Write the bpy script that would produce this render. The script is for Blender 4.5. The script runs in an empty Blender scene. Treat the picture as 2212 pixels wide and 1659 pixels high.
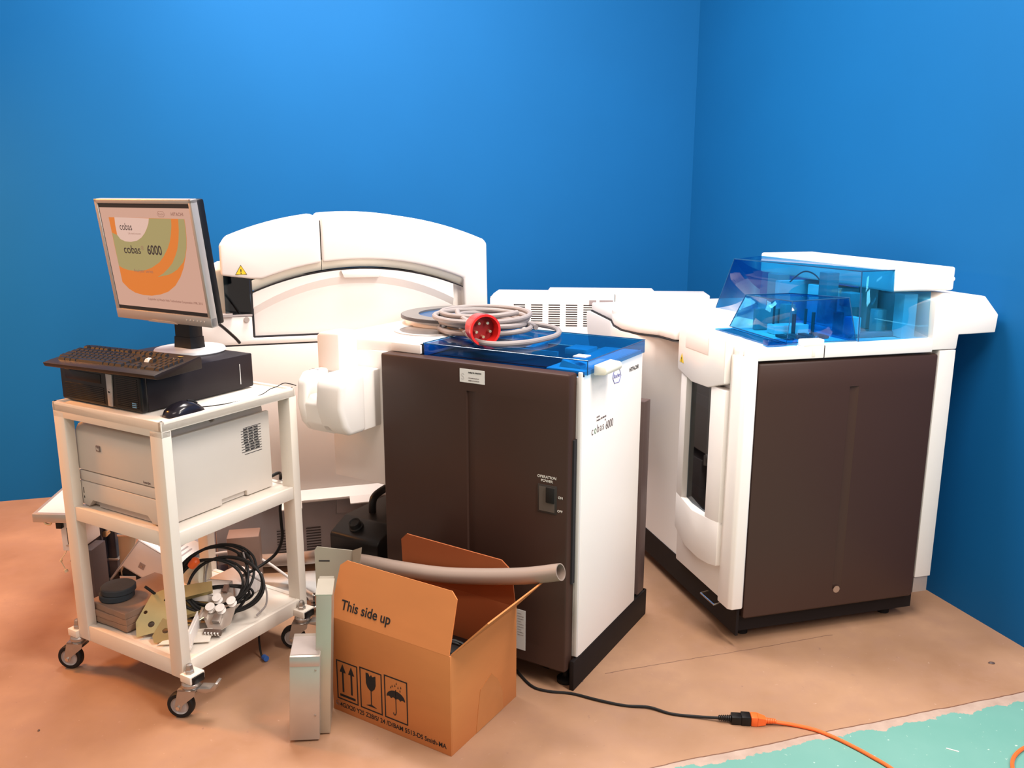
import bpy, bmesh, math, random
from math import sin, cos, pi, radians as rad
from mathutils import Vector, Matrix
random.seed(7)
S = bpy.context.scene
COL = S.collection

# ---------------------------------------------------------------- camera
PITCH = 0.218; ROLL = 0.002; CAMH = 1.5
cd = bpy.data.cameras.new('camera'); cam = bpy.data.objects.new('camera', cd); COL.objects.link(cam)
cd.sensor_fit = 'HORIZONTAL'; cd.sensor_width = 36.0; cd.lens = 1855.0 / 2212 * 36; cd.clip_start = .05
fw = Vector((0, cos(PITCH), -sin(PITCH))); r0 = Vector((1, 0, 0)); u0 = r0.cross(fw)
rr = r0 * cos(ROLL) + u0 * sin(ROLL); uu = -r0 * sin(ROLL) + u0 * cos(ROLL)
cam.matrix_world = Matrix(((rr.x, uu.x, -fw.x, 0), (rr.y, uu.y, -fw.y, 0), (rr.z, uu.z, -fw.z, CAMH), (0, 0, 0, 1)))
S.camera = cam
# ---------------------------------------------------------------- view + world + lights
S.view_settings.view_transform = 'Standard'; S.view_settings.look = 'None'
S.view_settings.gamma = 1.0; S.view_settings.use_curve_mapping = False
S.view_settings.exposure = 0.18
S.cycles.transparent_max_bounces = 32
wd = bpy.data.worlds.new('room_ambient'); S.world = wd; wd.use_nodes = True
bg = wd.node_tree.nodes['Background']; bg.inputs[0].default_value = (1.0, .83, .73, 1); bg.inputs[1].default_value = 0.47

def area(name, loc, target, sx, sy, power, color):
    l = bpy.data.lights.new(name, 'AREA'); l.shape = 'RECTANGLE'; l.size = sx; l.size_y = sy
    l.energy = power; l.color = color
    o = bpy.data.objects.new(name, l); COL.objects.link(o); o.location = loc
    o.rotation_euler = (Vector(target) - Vector(loc)).to_track_quat('-Z', 'Y').to_euler()
    return o
area('ceiling_tube_back', (-.80, 3.35, 3.35), (-.70, 3.6, 0), 1.5, .35, 70, (1, .95, .91))
area('ceiling_tube_right', (1.25, 1.45, 3.3), (.95, 2.3, 0), .5, 1.5, 92, (1, .93, .86))
area('ceiling_tube_front', (-.9, .2, 3.3), (-.5, 1.6, 0), 1.5, .4, 26, (1, .86, .76))
area('fill_middle', (-.15, 3.0, 3.5), (.15, 3.1, 0), .5, 1.4, 60, (1, .93, .88))  # added overhead fill, brightens the left side of the right machine
area('fill_right_front', (2.1, .3, 2.5), (.4, 2.6, .5), .4, 1.3, 52, (1, .92, .82))  # added fill from the right front to whiten the centre machine's side panel
area('warm_lamp_left', (-3.0, 2.9, 2.0), (-1.9, 2.6, 0), .4, .4, 62, (1, .36, .06))

# ---------------------------------------------------------------- materials
def lin(c):
    return tuple((v / 12.92 if v <= .04045 else ((v + .055) / 1.055) ** 2.4) for v in c)
def rgb(r, g, b): return lin((r / 255, g / 255, b / 255))
MATS = {}
def pmat(name, col, rough=.5, metal=0.0, noise=.04, scale=30., bump=0., coat=0., stretch=None, spec=.35):
    if name in MATS: return MATS[name]
    m = bpy.data.materials.new(name); m.use_nodes = True; nt = m.node_tree; N = nt.nodes; L = nt.links
    b = N['Principled BSDF']; b.inputs['Roughness'].default_value = rough; b.inputs['Metallic'].default_value = metal
    b.inputs['Coat Weight'].default_value = coat; b.inputs['Specular IOR Level'].default_value = spec
    tc = N.new('ShaderNodeTexCoord'); nz = N.new('ShaderNodeTexNoise'); nz.inputs['Scale'].default_value = scale
    nz.inputs['Detail'].default_value = 4
    if stretch:
        mp = N.new('ShaderNodeMapping'); mp.inputs['Scale'].default_value = stretch
        L.new(tc.outputs['Object'], mp.inputs['Vector']); L.new(mp.outputs[0], nz.inputs['Vector'])
    else: L.new(tc.outputs['Object'], nz.inputs['Vector'])
    mx = N.new('ShaderNodeMix'); mx.data_type = 'RGBA'
    mx.inputs[6].default_value = tuple(c * (1 - noise) for c in col) + (1,)
    mx.inputs[7].default_value = tuple(min(1, c * (1 + noise)) for c in col) + (1,)
    L.new(nz.outputs['Fac'], mx.inputs[0]); L.new(mx.outputs[2], b.inputs['Base Color'])
    if bump:
        bp = N.new('ShaderNodeBump'); bp.inputs['Strength'].default_value = bump; bp.inputs['Distance'].default_value = .002
        L.new(nz.outputs['Fac'], bp.inputs['Height']); L.new(bp.outputs[0], b.inputs['Normal'])
    MATS[name] = m; return m
def tint(name, col, refl=.10, rough=.03):
    m = bpy.data.materials.new(name); m.use_nodes = True; nt = m.node_tree; N = nt.nodes; L = nt.links
    for n in list(N): N.remove(n)
    out = N.new('ShaderNodeOutputMaterial'); tr = N.new('ShaderNodeBsdfTransparent'); gl = N.new('ShaderNodeBsdfGlossy')
    gl.inputs['Roughness'].default_value = rough
    nz = N.new('ShaderNodeTexNoise'); nz.inputs['Scale'].default_value = 3
    mc = N.new('ShaderNodeMix'); mc.data_type = 'RGBA'
    mc.inputs[6].default_value = tuple(c * .96 for c in col) + (1,); mc.inputs[7].default_value = tuple(min(1, c * 1.04) for c in col) + (1,)
    L.new(nz.outputs['Fac'], mc.inputs[0]); L.new(mc.outputs[2], tr.inputs[0])
    lw = N.new('ShaderNodeLayerWeight'); lw.inputs['Blend'].default_value = .5
    pw_ = N.new('ShaderNodeMath'); pw_.operation = 'POWER'; pw_.inputs[1].default_value = 4; L.new(lw.outputs['Facing'], pw_.inputs[0])
    ma = N.new('ShaderNodeMath'); ma.operation = 'MULTIPLY_ADD'; ma.inputs[1].default_value = .45; ma.inputs[2].default_value = .02 + refl * .3
    L.new(pw_.outputs[0], ma.inputs[0])
    mx = N.new('ShaderNodeMixShader'); L.new(ma.outputs[0], mx.inputs[0]); L.new(tr.outputs[0], mx.inputs[1]); L.new(gl.outputs[0], mx.inputs[2])
    L.new(mx.outputs[0], out.inputs[0]); MATS[name] = m; return m
def emit(name, col, st=1.0):
    m = bpy.data.materials.new(name); m.use_nodes = True; b = m.node_tree.nodes['Principled BSDF']
    b.inputs['Base Color'].default_value = (.02, .02, .02, 1); b.inputs['Roughness'].default_value = .35
    b.inputs['Emission Color'].default_value = col + (1,); b.inputs['Emission Strength'].default_value = st * .85; b.inputs['Specular IOR Level'].default_value = .15
    return m

WHITE = pmat('warm_white_plastic', (.83, .765, .72), .45, noise=.012, scale=6)
PANEL = pmat('painted_steel_panel', (.80, .74, .70), .5, noise=.015, scale=5)
CREAM = pmat('cream_plastic', (.80, .74, .62), .42, noise=.015)
GREYP = pmat('grey_painted_steel', (.42, .37, .36), .5, noise=.03)
STRIP = pmat('light_grey_strip', (.66, .62, .59), .5, noise=.02)
DARK = pmat('dark_brown_metallic_paint', (.046, .022, .016), .42, .0, noise=.10, scale=500, bump=.03, spec=.28)
BROWN = pmat('brown_panel_paint', (.085, .055, .05), .45, .1, noise=.08, scale=300)
BLACK = pmat('black_plastic', (.006, .005, .005), .38, noise=.1, spec=.3)
BLACKM = pmat('matte_black', (.004, .004, .004), .7, noise=.1)
PLINTH = pmat('black_plinth', (.009, .006, .006), .6, noise=.1, spec=.2)
SEAM = pmat('dark_seam', (.02, .018, .02), .8, noise=.05)
CARTW = pmat('cream_powder_coat', (.72, .65, .57), .45, noise=.03, scale=12, bump=.04)
PRINTW = pmat('printer_beige_plastic', (.62, .56, .50), .5, noise=.015)
PRINTG = pmat('printer_grey_plastic', (.50, .45, .41), .5, noise=.015)
STEEL = pmat('galvanised_steel', (.54, .48, .43), .38, .7, noise=.14, scale=9, bump=.02)
CHROME = pmat('chromed_steel', (.62, .59, .56), .22, 1.0, noise=.05)
DULLM = pmat('dull_caster_steel', (.42, .38, .35), .35, .85, noise=.1, scale=40)
ZINC = pmat('yellow_zinc_plate', (.55, .47, .24), .32, .75, noise=.25, scale=14)
RUBBER = pmat('black_rubber', (.008, .0075, .0075), .6, noise=.15, scale=60, bump=.1, spec=.3)
GRUBBER = pmat('slate_rubber', (.025, .033, .042), .75, noise=.2, scale=60, bump=.2)
HUBW = pmat('grey_wheel_hub', (.40, .37, .36), .5, noise=.05)
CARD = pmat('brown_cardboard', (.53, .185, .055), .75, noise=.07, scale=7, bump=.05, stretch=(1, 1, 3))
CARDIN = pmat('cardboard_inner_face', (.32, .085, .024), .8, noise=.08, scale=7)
TAPE = pmat('brown_packing_tape', (.45, .16, .045), .25, noise=.06, coat=.5)
INK = pmat('black_ink', (.015, .012, .012), .7, noise=.1)
INKG = pmat('grey_ink', (.16, .12, .12), .7, noise=.05)
GREENI = pmat('green_ink', (.16, .24, .16), .7, noise=.05)
BLUEI = pmat('blue_ink', (.10, .12, .38), .7, noise=.05)
LABEL = pmat('paper_label', (.74, .72, .70), .6, noise=.02)
PRNT = pmat('pale_print', (.62, .60, .56), .6, noise=.02)
CABLEG = pmat('grey_cable_sheath', (.26, .225, .215), .5, noise=.05)
ORANGE = pmat('orange_rubber', (.80, .13, .025), .4, noise=.05)
REDP = pmat('red_plug_plastic', (.72, .022, .018), .35, noise=.04, coat=.2)
REDD = pmat('red_plug_inside', (.26, .006, .008), .5, noise=.04)
BRASS = pmat('nickel_pin', (.80, .66, .42), .25, .8, noise=.04)
HOSE = pmat('taupe_plastic_hose', (.30, .225, .185), .3, noise=.06, scale=10)
WOOD = pmat('weathered_board', (.30, .185, .125), .8, noise=.30, scale=8, bump=.3, stretch=(1, 1, 6))
WOODT = pmat('weathered_board_face', (.27, .175, .125), .7, noise=.22, scale=9, bump=.2)
BLUET = tint('blue_tinted_acrylic', (.26, .62, .85), .05)
BLUETD = tint('deep_blue_tinted_acrylic', (.34, .74, .93), .05)
SMOKE = tint('smoked_acrylic', (.20, .27, .32), .2)
SMOKEL = tint('pale_smoked_acrylic', (.62, .60, .59), .2)
CLEAR = tint('clear_plastic', (.86, .84, .82), .15)
YEL = pmat('yellow_warning_film', (.85, .56, .03), .5, noise=.03)
SILVER = pmat('silver_plastic', (.45, .41, .39), .35, .35, noise=.03)
BLUEP = pmat('blue_plastic', (.03, .12, .42), .4, noise=.05)
STICK = pmat('blue_sticker', (.15, .38, .62), .4, noise=.05)
INTD = pmat('dark_instrument_interior', (.035, .04, .05), .6, noise=.2, scale=12)
KEYC = pmat('dark_key_caps', (.014, .010, .008), .42, noise=.1)

# ---------------------------------------------------------------- mesh helpers
class MB:
    def __init__(s, M=None): s.bm = bmesh.new(); s.M = M or Matrix()
    def add(s, bm2, M=None):
        T = s.M @ (M or Matrix())
        vm = {v: s.bm.verts.new(T @ v.co) for v in bm2.verts}
        for f in bm2.faces:
            try: s.bm.faces.new([vm[v] for v in f.verts])
            except ValueError: pass
        bm2.free(); return s
    def box(s, x0, x1, y0, y1, z0, z1, b=0, seg=2, M=None):
        t = bmesh.new(); bmesh.ops.create_cube(t, size=1)
        for v in t.verts: v.co = Vector(((x0 + x1) / 2 + v.co.x * (x1 - x0), (y0 + y1) / 2 + v.co.y * (y1 - y0), (z0 + z1) / 2 + v.co.z * (z1 - z0)))
        if b: bmesh.ops.bevel(t, geom=t.edges[:], offset=min(b, .49 * min(abs(x1 - x0), abs(y1 - y0), abs(z1 - z0))), segments=seg, affect='EDGES', profile=.5)
        return s.add(t, M)
    def prism(s, pts, plane, lo, hi, b=0, seg=2, M=None):
        f = {'xy': lambda a, c, h: (a, c, h), 'xz': lambda a, c, h: (a, h, c), 'yz': lambda a, c, h: (h, a, c)}[plane]
        t = bmesh.new(); A = [t.verts.new(f(a, c, lo)) for a, c in pts]; B = [t.verts.new(f(a, c, hi)) for a, c in pts]
        n = len(pts); t.faces.new(A[::-1]); t.faces.new(B)
        for i in range(n): t.faces.new((A[i], A[(i + 1) % n], B[(i + 1) % n], B[i]))
        bmesh.ops.recalc_face_normals(t, faces=t.faces[:])
        if b:
            es = [e for e in t.edges if len(e.link_faces) == 2 and e.calc_face_angle(0) > rad(25)]
            bmesh.ops.bevel(t, geom=es, offset=b, segments=seg, affect='EDGES', profile=.5, clamp_overlap=True)
        return s.add(t, M)
    def loft(s, rings, cap=True, closed=True, M=None):
        t = bmesh.new(); R = [[t.verts.new(p) for p in r] for r in rings]
        for a, b in zip(R, R[1:]):
            n = len(a)
            for i in range(n if closed else n - 1): t.faces.new((a[i], a[(i + 1) % n], b[(i + 1) % n], b[i]))
        if cap: t.faces.new(R[0][::-1]); t.faces.new(R[-1])
        bmesh.ops.recalc_face_normals(t, faces=t.faces[:])
        return s.add(t, M)
    def tube(s, path, r, n=10, closed=False, sub=6, cap=True, M=None):
        P = smooth(path, sub, closed) if sub else [Vector(p) for p in path]
        m = len(P); rings = []; prev = None
        for i, p in enumerate(P):
            a = P[i - 1] if (i or closed) else P[0]; c = P[(i + 1) % m] if (i < m - 1 or closed) else P[-1]
            d = (c - a).normalized()
            if prev is None:
                up = Vector((0, 0, 1)) if abs(d.z) < .9 else Vector((1, 0, 0)); q = (up - d * up.dot(d)).normalized()
            else: q = (prev - d * prev.dot(d)).normalized()
            prev = q; w = d.cross(q); rad_ = r(i / (m - 1)) if callable(r) else r
            rings.append([p + (q * cos(2 * pi * k / n) + w * sin(2 * pi * k / n)) * rad_ for k in range(n)])
        if closed: rings.append(rings[0])
        t = bmesh.new(); R = [[t.verts.new(p) for p in r_] for r_ in (rings[:-1] if closed else rings)]
        if closed: R.append(R[0])
        for a, b in zip(R, R[1:]):
            for i in range(n): t.faces.new((a[i], a[(i + 1) % n], b[(i + 1) % n], b[i]))
        if cap and not closed: t.faces.new(R[0][::-1]); t.faces.new(R[-1])
        bmesh.ops.recalc_face_normals(t, faces=t.faces[:])
        return s.add(t, M)
    def cyl(s, p0, p1, r, r1=None, n=24, M=None):
        p0 = Vector(p0); p1 = Vector(p1); r1 = r if r1 is None else r1
        d = (p1 - p0).normalized(); up = Vector((0, 0, 1)) if abs(d.z) < .9 else Vector((1, 0, 0))
        q = (up - d * up.dot(d)).normalized(); w = d.cross(q)
        ring = lambda p, k: [p + (q * cos(2 * pi * i / n) + w * sin(2 * pi * i / n)) * k for i in range(n)]
        return s.loft([ring(p0, r), ring(p1, r1)], M=M)
    def lathe(s, prof, p0, axis=(0, 0, 1), n=32, cap=True, M=None):
        p0 = Vector(p0); d = Vector(axis).normalized(); up = Vector((0, 0, 1)) if abs(d.z) < .9 else Vector((1, 0, 0))
        q = (up - d * up.dot(d)).normalized(); w = d.cross(q)
        return s.loft([[p0 + d * h + (q * cos(2 * pi * i / n) + w * sin(2 * pi * i / n)) * max(r, 1e-4) for i in range(n)] for r, h in prof], cap=cap, M=M)
    def poly(s, pts, M=None):
        t = bmesh.new(); t.faces.new([t.verts.new(p) for p in pts]); return s.add(t, M)
    def ring(s, c, axis, ro, ri, h, n=40, M=None):
        return s.lathe([(ri, 0), (ro, 0), (ro, h), (ri, h), (ri, 0)], c, axis, n, cap=False, M=M)
    def done(s, name, mat, parent=None, sharp=32, label=None):
        bmesh.ops.remove_doubles(s.bm, verts=s.bm.verts[:], dist=1e-6)
        me = bpy.data.meshes.new(name); s.bm.to_mesh(me); s.bm.free()
        me.shade_smooth(); me.set_sharp_from_angle(angle=rad(sharp))
        me.materials.append(mat)
        o = bpy.data.objects.new(name, me); COL.objects.link(o)
        if parent: o.parent = parent
        if label: o['label'] = label
        return o
def smooth(path, sub, closed=False):
    P = [Vector(p) for p in path]; n = len(P); out = []
    if n < 3 and not closed: return P
    g = (lambda i: P[i % n]) if closed else (lambda i: P[max(0, min(n - 1, i))])
    for i in range(n if closed else n - 1):
        a, b, c, d = g(i - 1), g(i), g(i + 1), g(i + 2)
        for k in range(sub):
            t = k / sub
            out.append(.5 * ((2 * b) + (c - a) * t + (2 * a - 5 * b + 4 * c - d) * t * t + (3 * b - a - 3 * c + d) * t ** 3))
    if not closed: out.append(P[-1])
    return out
FR = dict(C=(-.953, 2.250, 1.044), M=(.215, 2.430, -.536), B=(-.163, 2.067, -.5515), A=(-.864, 3.216, .29), G=(0, 0, 0))
def G(F, x, y, z=0):
    a, b, c = FR[F]; return (a + x * cos(c) - y * sin(c), b + x * sin(c) + y * cos(c), z)
def thing(name, label, cat, loc=(0, 0, 0), rz=0, rot=None, group=None):
    o = bpy.data.objects.new(name, None); COL.objects.link(o); o.location = loc; o.rotation_euler = rot or (0, 0, rz)
    o.empty_display_size = .05; o['label'] = label; o['category'] = cat
    if group: o['group'] = group
    return o
def tag(o, label, cat, group=None):
    o['label'] = label; o['category'] = cat
    if group: o['group'] = group
    return o
def struct(o): o['kind'] = 'structure'; return o
def text(parent, name, s, size, org, right, up, mat, bold=0., sx=1.0, font_ext=.0003, align='LEFT', spacing=1.0):
    c = bpy.data.curves.new('txt', 'FONT'); c.body = s; c.size = size; c.offset = bold; c.extrude = font_ext; c.align_x = align
    c.space_character = spacing
    o = bpy.data.objects.new('txt', c); COL.objects.link(o)
    dg = bpy.context.evaluated_depsgraph_get(); me = bpy.data.meshes.new_from_object(o.evaluated_get(dg))
    bpy.data.objects.remove(o); bpy.data.curves.remove(c)
    R = Vector(right).normalized(); U = Vector(up).normalized(); Nn = R.cross(U); O = Vector(org)
    T = Matrix(((R.x * sx, U.x, Nn.x, O.x), (R.y * sx, U.y, Nn.y, O.y), (R.z * sx, U.z, Nn.z, O.z), (0, 0, 0, 1)))
    me.transform(T); me.name = name; me.materials.clear(); me.materials.append(mat)
    q = bpy.data.objects.new(name, me); COL.objects.link(q); q.parent = parent; return q
def shell(o, t, offset=-1):
    m = o.modifiers.new('thickness', 'SOLIDIFY'); m.thickness = t; m.offset = offset; return o
def rot_about(p, axis, ang):
    p = Vector(p); return Matrix.Translation(p) @ Matrix.Rotation(ang, 4, axis) @ Matrix.Translation(-p)
#@@ROOM
# ================================================================ ROOM
def mnode(nt, op, a, b=None, c=None):
    n = nt.nodes.new('ShaderNodeMath'); n.operation = op
    for i, v in enumerate((a, b, c)):
        if v is None: continue
        if isinstance(v, (int, float)): n.inputs[i].default_value = v
        else: nt.links.new(v, n.inputs[i])
    return n.outputs[0]
def floor_material():
    m = bpy.data.materials.new('worn_floor'); m.use_nodes = True; nt = m.node_tree; N = nt.nodes; L = nt.links
    b = N['Principled BSDF']
    ge = N.new('ShaderNodeNewGeometry'); sp = N.new('ShaderNodeSeparateXYZ'); L.new(ge.outputs['Position'], sp.inputs[0])
    X, Y = sp.outputs[0], sp.outputs[1]
    def noise(scale, detail=5, rough=.55):
        n = N.new('ShaderNodeTexNoise'); n.inputs['Scale'].default_value = scale; n.inputs['Detail'].default_value = detail
        n.inputs['Roughness'].default_value = rough; L.new(ge.outputs['Position'], n.inputs['Vector']); return n.outputs['Fac']
    def line(x0, y0, sl): # signed distance above a line
        return mnode(nt, 'SUBTRACT', mnode(nt, 'SUBTRACT', Y, y0), mnode(nt, 'MULTIPLY', mnode(nt, 'SUBTRACT', X, x0), sl))
    def mix(f, a, c):
        n = N.new('ShaderNodeMix'); n.data_type = 'RGBA'
        if isinstance(f, (int, float)): n.inputs[0].default_value = f
        else: L.new(f, n.inputs[0])
        for i, v in ((6, a), (7, c)):
            if isinstance(v, tuple): n.inputs[i].default_value = v + (1,)
            else: L.new(v, n.inputs[i])
        return n.outputs[2]
    def step(v, lo, hi):
        n = N.new('ShaderNodeMapRange'); n.inputs['From Min'].default_value = lo; n.inputs['From Max'].default_value = hi
        L.new(v, n.inputs['Value']); return n.outputs[0]
    base = mix(step(noise(2.2), .35, .65), (.29, .155, .085), (.40, .230, .137))
    base = mix(step(noise(9, 6, .7), .45, .8), base, (.33, .185, .12))
    base = mix(step(noise(55, 3, .6), .68, .8), base, (.50, .33, .25))
    base = mix(step(noise(38, 3, .6), .70, .76), base, (.24, .13, .09))
    # thin cracks parallel to the wall
    wob = mnode(nt, 'MULTIPLY', mnode(nt, 'SUBTRACT', noise(7, 4, .6), .5), .020)
    def crack(x0, y0, sl, w, xa, xb):
        d = mnode(nt, 'ABSOLUTE', mnode(nt, 'ADD', line(x0, y0, sl), wob))
        k = mnode(nt, 'LESS_THAN', d, w)
        k = mnode(nt, 'MULTIPLY', k, mnode(nt, 'GREATER_THAN', X, xa)); return mnode(nt, 'MULTIPLY', k, mnode(nt, 'LESS_THAN', X, xb))
    # bare screed between the brown floor and the green paint
    n2 = mnode(nt, 'MULTIPLY', mnode(nt, 'SUBTRACT', noise(9, 6, .65), .5), .10)
    dl = mnode(nt, 'ADD', line(.441, 2.022, .281), n2)
    dc = mnode(nt, 'ADD', line(.375, 2.022, .300), wob)
    scr = mix(step(noise(18, 5, .6), .3, .7), (.34, .24, .19), (.43, .32, .26))
    base = mix(mnode(nt, 'LESS_THAN', dc, 0.0), base, scr)
    base = mix(mnode(nt, 'MULTIPLY', crack(.375, 2.024, .300, .0022, .2, 3), .85), base, (.12, .05, .03))
    base = mix(mnode(nt, 'MULTIPLY', crack(.383, 2.512, .303, .0016, .3, 1.12), .8), base, (.13, .065, .045))
    teal = mix(step(noise(3, 4), .3, .7), (.115, .29, .245), (.145, .32, .275))
    teal = mix(step(noise(70, 2, .5), .70, .74), teal, (.40, .52, .46))
    base = mix(mnode(nt, 'LESS_THAN', dl, 0.0), base, teal)
    L.new(base, b.inputs['Base Color']); b.inputs['Roughness'].default_value = .5
    bp = N.new('ShaderNodeBump'); bp.inputs['Strength'].default_value = .12; bp.inputs['Distance'].default_value = .004
    L.new(noise(24, 5, .6), bp.inputs['Height']); L.new(bp.outputs[0], b.inputs['Normal'])
    return m
WALLB = pmat('blue_wall_paint', (.0035, .105, .30), .62, noise=.05, scale=2.5, bump=.02, spec=.15)
o = MB().box(-5.2, 3.4, -1.6, 5.5, -.1, 0).done('floor', floor_material()); struct(o)
wa = .282; cx, cy = 1.035, 5.082
o = MB(Matrix.Translation((cx, cy, 0)) @ Matrix.Rotation(wa, 4, 'Z')).box(-6.2, .12, 0, .12, 0, 3.6).done('wall_left', WALLB); struct(o)
o = MB(Matrix.Translation((cx, cy, 0)) @ Matrix.Rotation(wa, 4, 'Z')).box(0, .12, -6.6, 0, 0, 3.6).done('wall_right', WALLB); struct(o)

# ================================================================ UTILITY CART
CL, CW, CT = .508, .491, .892
cart = thing('utility_cart', 'cream steel utility cart on casters carrying the computer and printer', 'cart', G('C', 0, 0), 1.044)
m = MB(); m.box(0, CL, 0, CW, .862, .886, .002)
for a in ((0, .014, 0, CW), (CL - .014, CL, 0, CW), (0, CL, 0, .014), (0, CL, CW - .014, CW)): m.box(a[0], a[1], a[2], a[3], .862, CT, .003)
m.box(0, .03, 0, CW, .845, .866, .002); m.box(0, CL, 0, .03, .862 - .0, .868, .002)
m.done('top_tray', CARTW, cart)
LW, LT = .052, .028
for (x, y) in ((0, 0), (0, CW - LW), (CL - LT, 0), (CL - LT, CW - LW)):
    MB().box(x, x + LT + .004, y, y + LW, .118, .865, .003).done('leg', CARTW, cart)
def shelf(z0, z1, name):
    m = MB(); m.box(.006, CL - .006, .006, CW - .006, z0 + .004, z1 - .003)
    m.box(.002, .02, LW - .004, CW - LW + .004, z0, z1 + .004, .002); m.box(CL - .02, CL - .002, LW, CW - LW, z0, z1, .002)
    m.box(LT, CL - LT, .002, .018, z0, z1, .002); m.box(LT, CL - LT, CW - .018, CW - .002, z0, z1, .002)
    return m.done(name, CARTW, cart)
shelf(.522, .563, 'middle_shelf'); shelf(.118, .166, 'bottom_shelf')
def caster(px, py, ang, side, brake):
    """side: +1/-1 mounting block sticks out beyond the leg in y; ang: trailing direction of the wheel (local)"""
    T = Matrix.Translation((px, py, 0)) @ Matrix.Rotation(ang, 4, 'Z')
    c = MB().box(px - .02, px + .032, min(py - side * .02, py + side * .024), max(py - side * .02, py + side * .024), .118, .142, .002).done('caster', CARTW, cart)
    MB().box(px - .014, px + .028, py + side * .0245 - .004, py + side * .0245 + .004, .116, .138, .002).done('end_cap', BLACK, c)
    MB().lathe([(.013, .142), (.013, .15), (.010, .153), (.011, .158), (.009, .168), (.004, .172)], (px, py, 0), n=6).done('dome_nut', DULLM, c)
    MB(T).lathe([(.022, .118), (.026, .112), (.026, .104), (.020, .100), (.024, .096), (.0, .094)], (0, 0, 0)).done('swivel_head', DULLM, c)
    f = MB(T)
    prof = [(-.022, .098), (.030, .098), (.044, .045), (.040, .030), (.028, .030), (.018, .05), (-.018, .080)]
    for s_ in (-1, 1): f.prism([(a, b) for a, b in prof], 'xz', s_ * .0205 - .0015, s_ * .0205 + .0015)
    f.box(-.022, .032, -.022, .022, .093, .098, .001)
    f.done('fork', DULLM, c)
    wc = (.034, 0, .040)
    MB(T).lathe([(.027, -.012), (.037, -.012), (.040, -.007), (.040, .007), (.037, .012), (.027, .012)], wc, (0, 1, 0), 40, cap=False).done('tyre', RUBBER, c)
    MB(T).lathe([(.006, -.013), (.014, -.010), (.024, -.008), (.0275, -.012), (.0275, .012), (.024, .008), (.014, .010), (.006, .013)], wc, (0, 1, 0), 32).done('wheel_hub', HUBW, c)
    MB(T).cyl((.034, -.026, .040), (.034, .026, .040), .006, n=6).done('axle_bolt', CHROME, c)
    if brake:
        B_ = MB(T); B_.prism([(-.02, .094), (-.05, .088), (-.078, .098), (-.088, .120), (-.080, .122), (-.066, .104), (-.03, .103)], 'xz', -.016, .016, .001)
        B_.done('brake_lever', DULLM, c)
caster(.010, -.018, rad(115), -1, True)
caster(.010, CW + .018, rad(115), 1, False)
caster(CL - .04, -.018, rad(120), -1, True)
caster(CL - .04, CW + .018, rad(120), 1, False)

# ---------------------------------------------------------------- desktop computer
pc = thing('desktop_computer', 'black slim desktop computer lying flat on the cart under the keyboard', 'computer', G('C', .045, .132, .887), 1.044)
PW, PD, PH = .370, .415, .112
MB().box(.02, PD, 0, PW, .004, PH, .004).done('case', pmat('charcoal_case', (.014, .010, .012), .5, noise=.08, spec=.25), pc)
m = MB(); m.box(-.002, .022, -.001, PW + .001, .004, PH - .003, .006, 3)
for k in range(16): m.box(-.0035, 0, .012, .105, .014 + k * .0055, .0165 + k * .0055)
for k in range(9): m.box(-.0035, 0, .165, .352, .012 + k * .0055, .0145 + k * .0055)
m.box(-.0035, 0, .175, .345, .07, .098, .001)
m.done('front_bezel', BLACK, pc)
m = MB(); m.prism([(.118, .098 + .006), (.146, .098 + .006), (.146, .008), (.128, .008)][::1], 'yz', -.006, .0, .001)
st = m.done('silver_strip', SILVER, pc, label='vertical silver strip')
MB().cyl((-.0075, .134, .052), (-.005, .134, .052), .007).done('round_emblem', CHROME, st)
text(pc, 'emblem_letters', 'hp', .009, (-.0078, .139, .0495), (0, -1, 0), (0, 0, 1), INK)
MB().box(-.0032, -.0015, .022, .040, .014, .032).done('sticker', STICK, pc, label='small blue sticker')
MB().box(.36, .362, -.0012, 0, .02, .085).done('side_label', LABEL, pc)
for a, b in ((.03, .03), (.38, .03), (.03, .34), (.38, .34)): MB().cyl((a, b, 0), (a, b, .005), .012).done('foot', BLACK, pc)

# ---------------------------------------------------------------- monitor
MZ = .887 + .112
mon = thing('computer_monitor', 'silver framed flat monitor showing an orange and green start screen', 'monitor', (-1.045, 2.745, MZ), -.535)
MB().lathe([(.0, 0), (.108, 0), (.112, .004), (.108, .012), (.06, .014), (0, .015)], (0, 0, .0), n=56).done('base', pmat('pale_grey_base', (.55, .55, .56), .35), mon)
m = MB(); m.loft([[(-.040 * k + .0, -.028 * k, z), (.040 * k, -.028 * k, z), (.048 * k, 0, z), (.040 * k, .028 * k, z), (-.040 * k, .028 * k, z), (-.048 * k, 0, z)] for z, k in ((.012, 1), (.045, .95), (.05, .95), (.05, .88), (.16, .88))])
m.done('stand_column', BLACK, mon)
MB().box(-.065, .065, -.03, .02, .125, .185, .012).done('hinge_block', BLACK, mon)
TL = .121
a0 = Vector((-1.092, 2.666, 1.104)) - Vector((-1.045, 2.745, MZ))
a0 = Matrix.Rotation(.535, 3, 'Z') @ a0
HM = Matrix.Translation(a0) @ Matrix.Rotation(TL, 4, 'X')
W2, HH = .225, .381
m = MB(HM)
m.box(-W2 + .004, W2 - .004, .022, .052, .004, HH - .003, .006); m.box(-.14, .14, .05, .085, .06, .30, .014)
m.done('back_shell', BLACK, mon)
m = MB(HM)
ix0, ix1, iz0, iz1 = -W2 + .014, W2 - .014, .032, HH - .014
m.box(-W2, ix0, 0, .024, 0, HH, .003); m.box(ix1, W2, 0, .024, 0, HH, .003)
m.box(-W2, W2, -.001, .024, 0, iz0, .004); m.box(-W2, W2, 0, .024, iz1, HH, .003)
m.prism([(-.07, .0), (.07, .0), (.05, .006), (-.05, .006)], 'xz', -.0025, 0)
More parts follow.
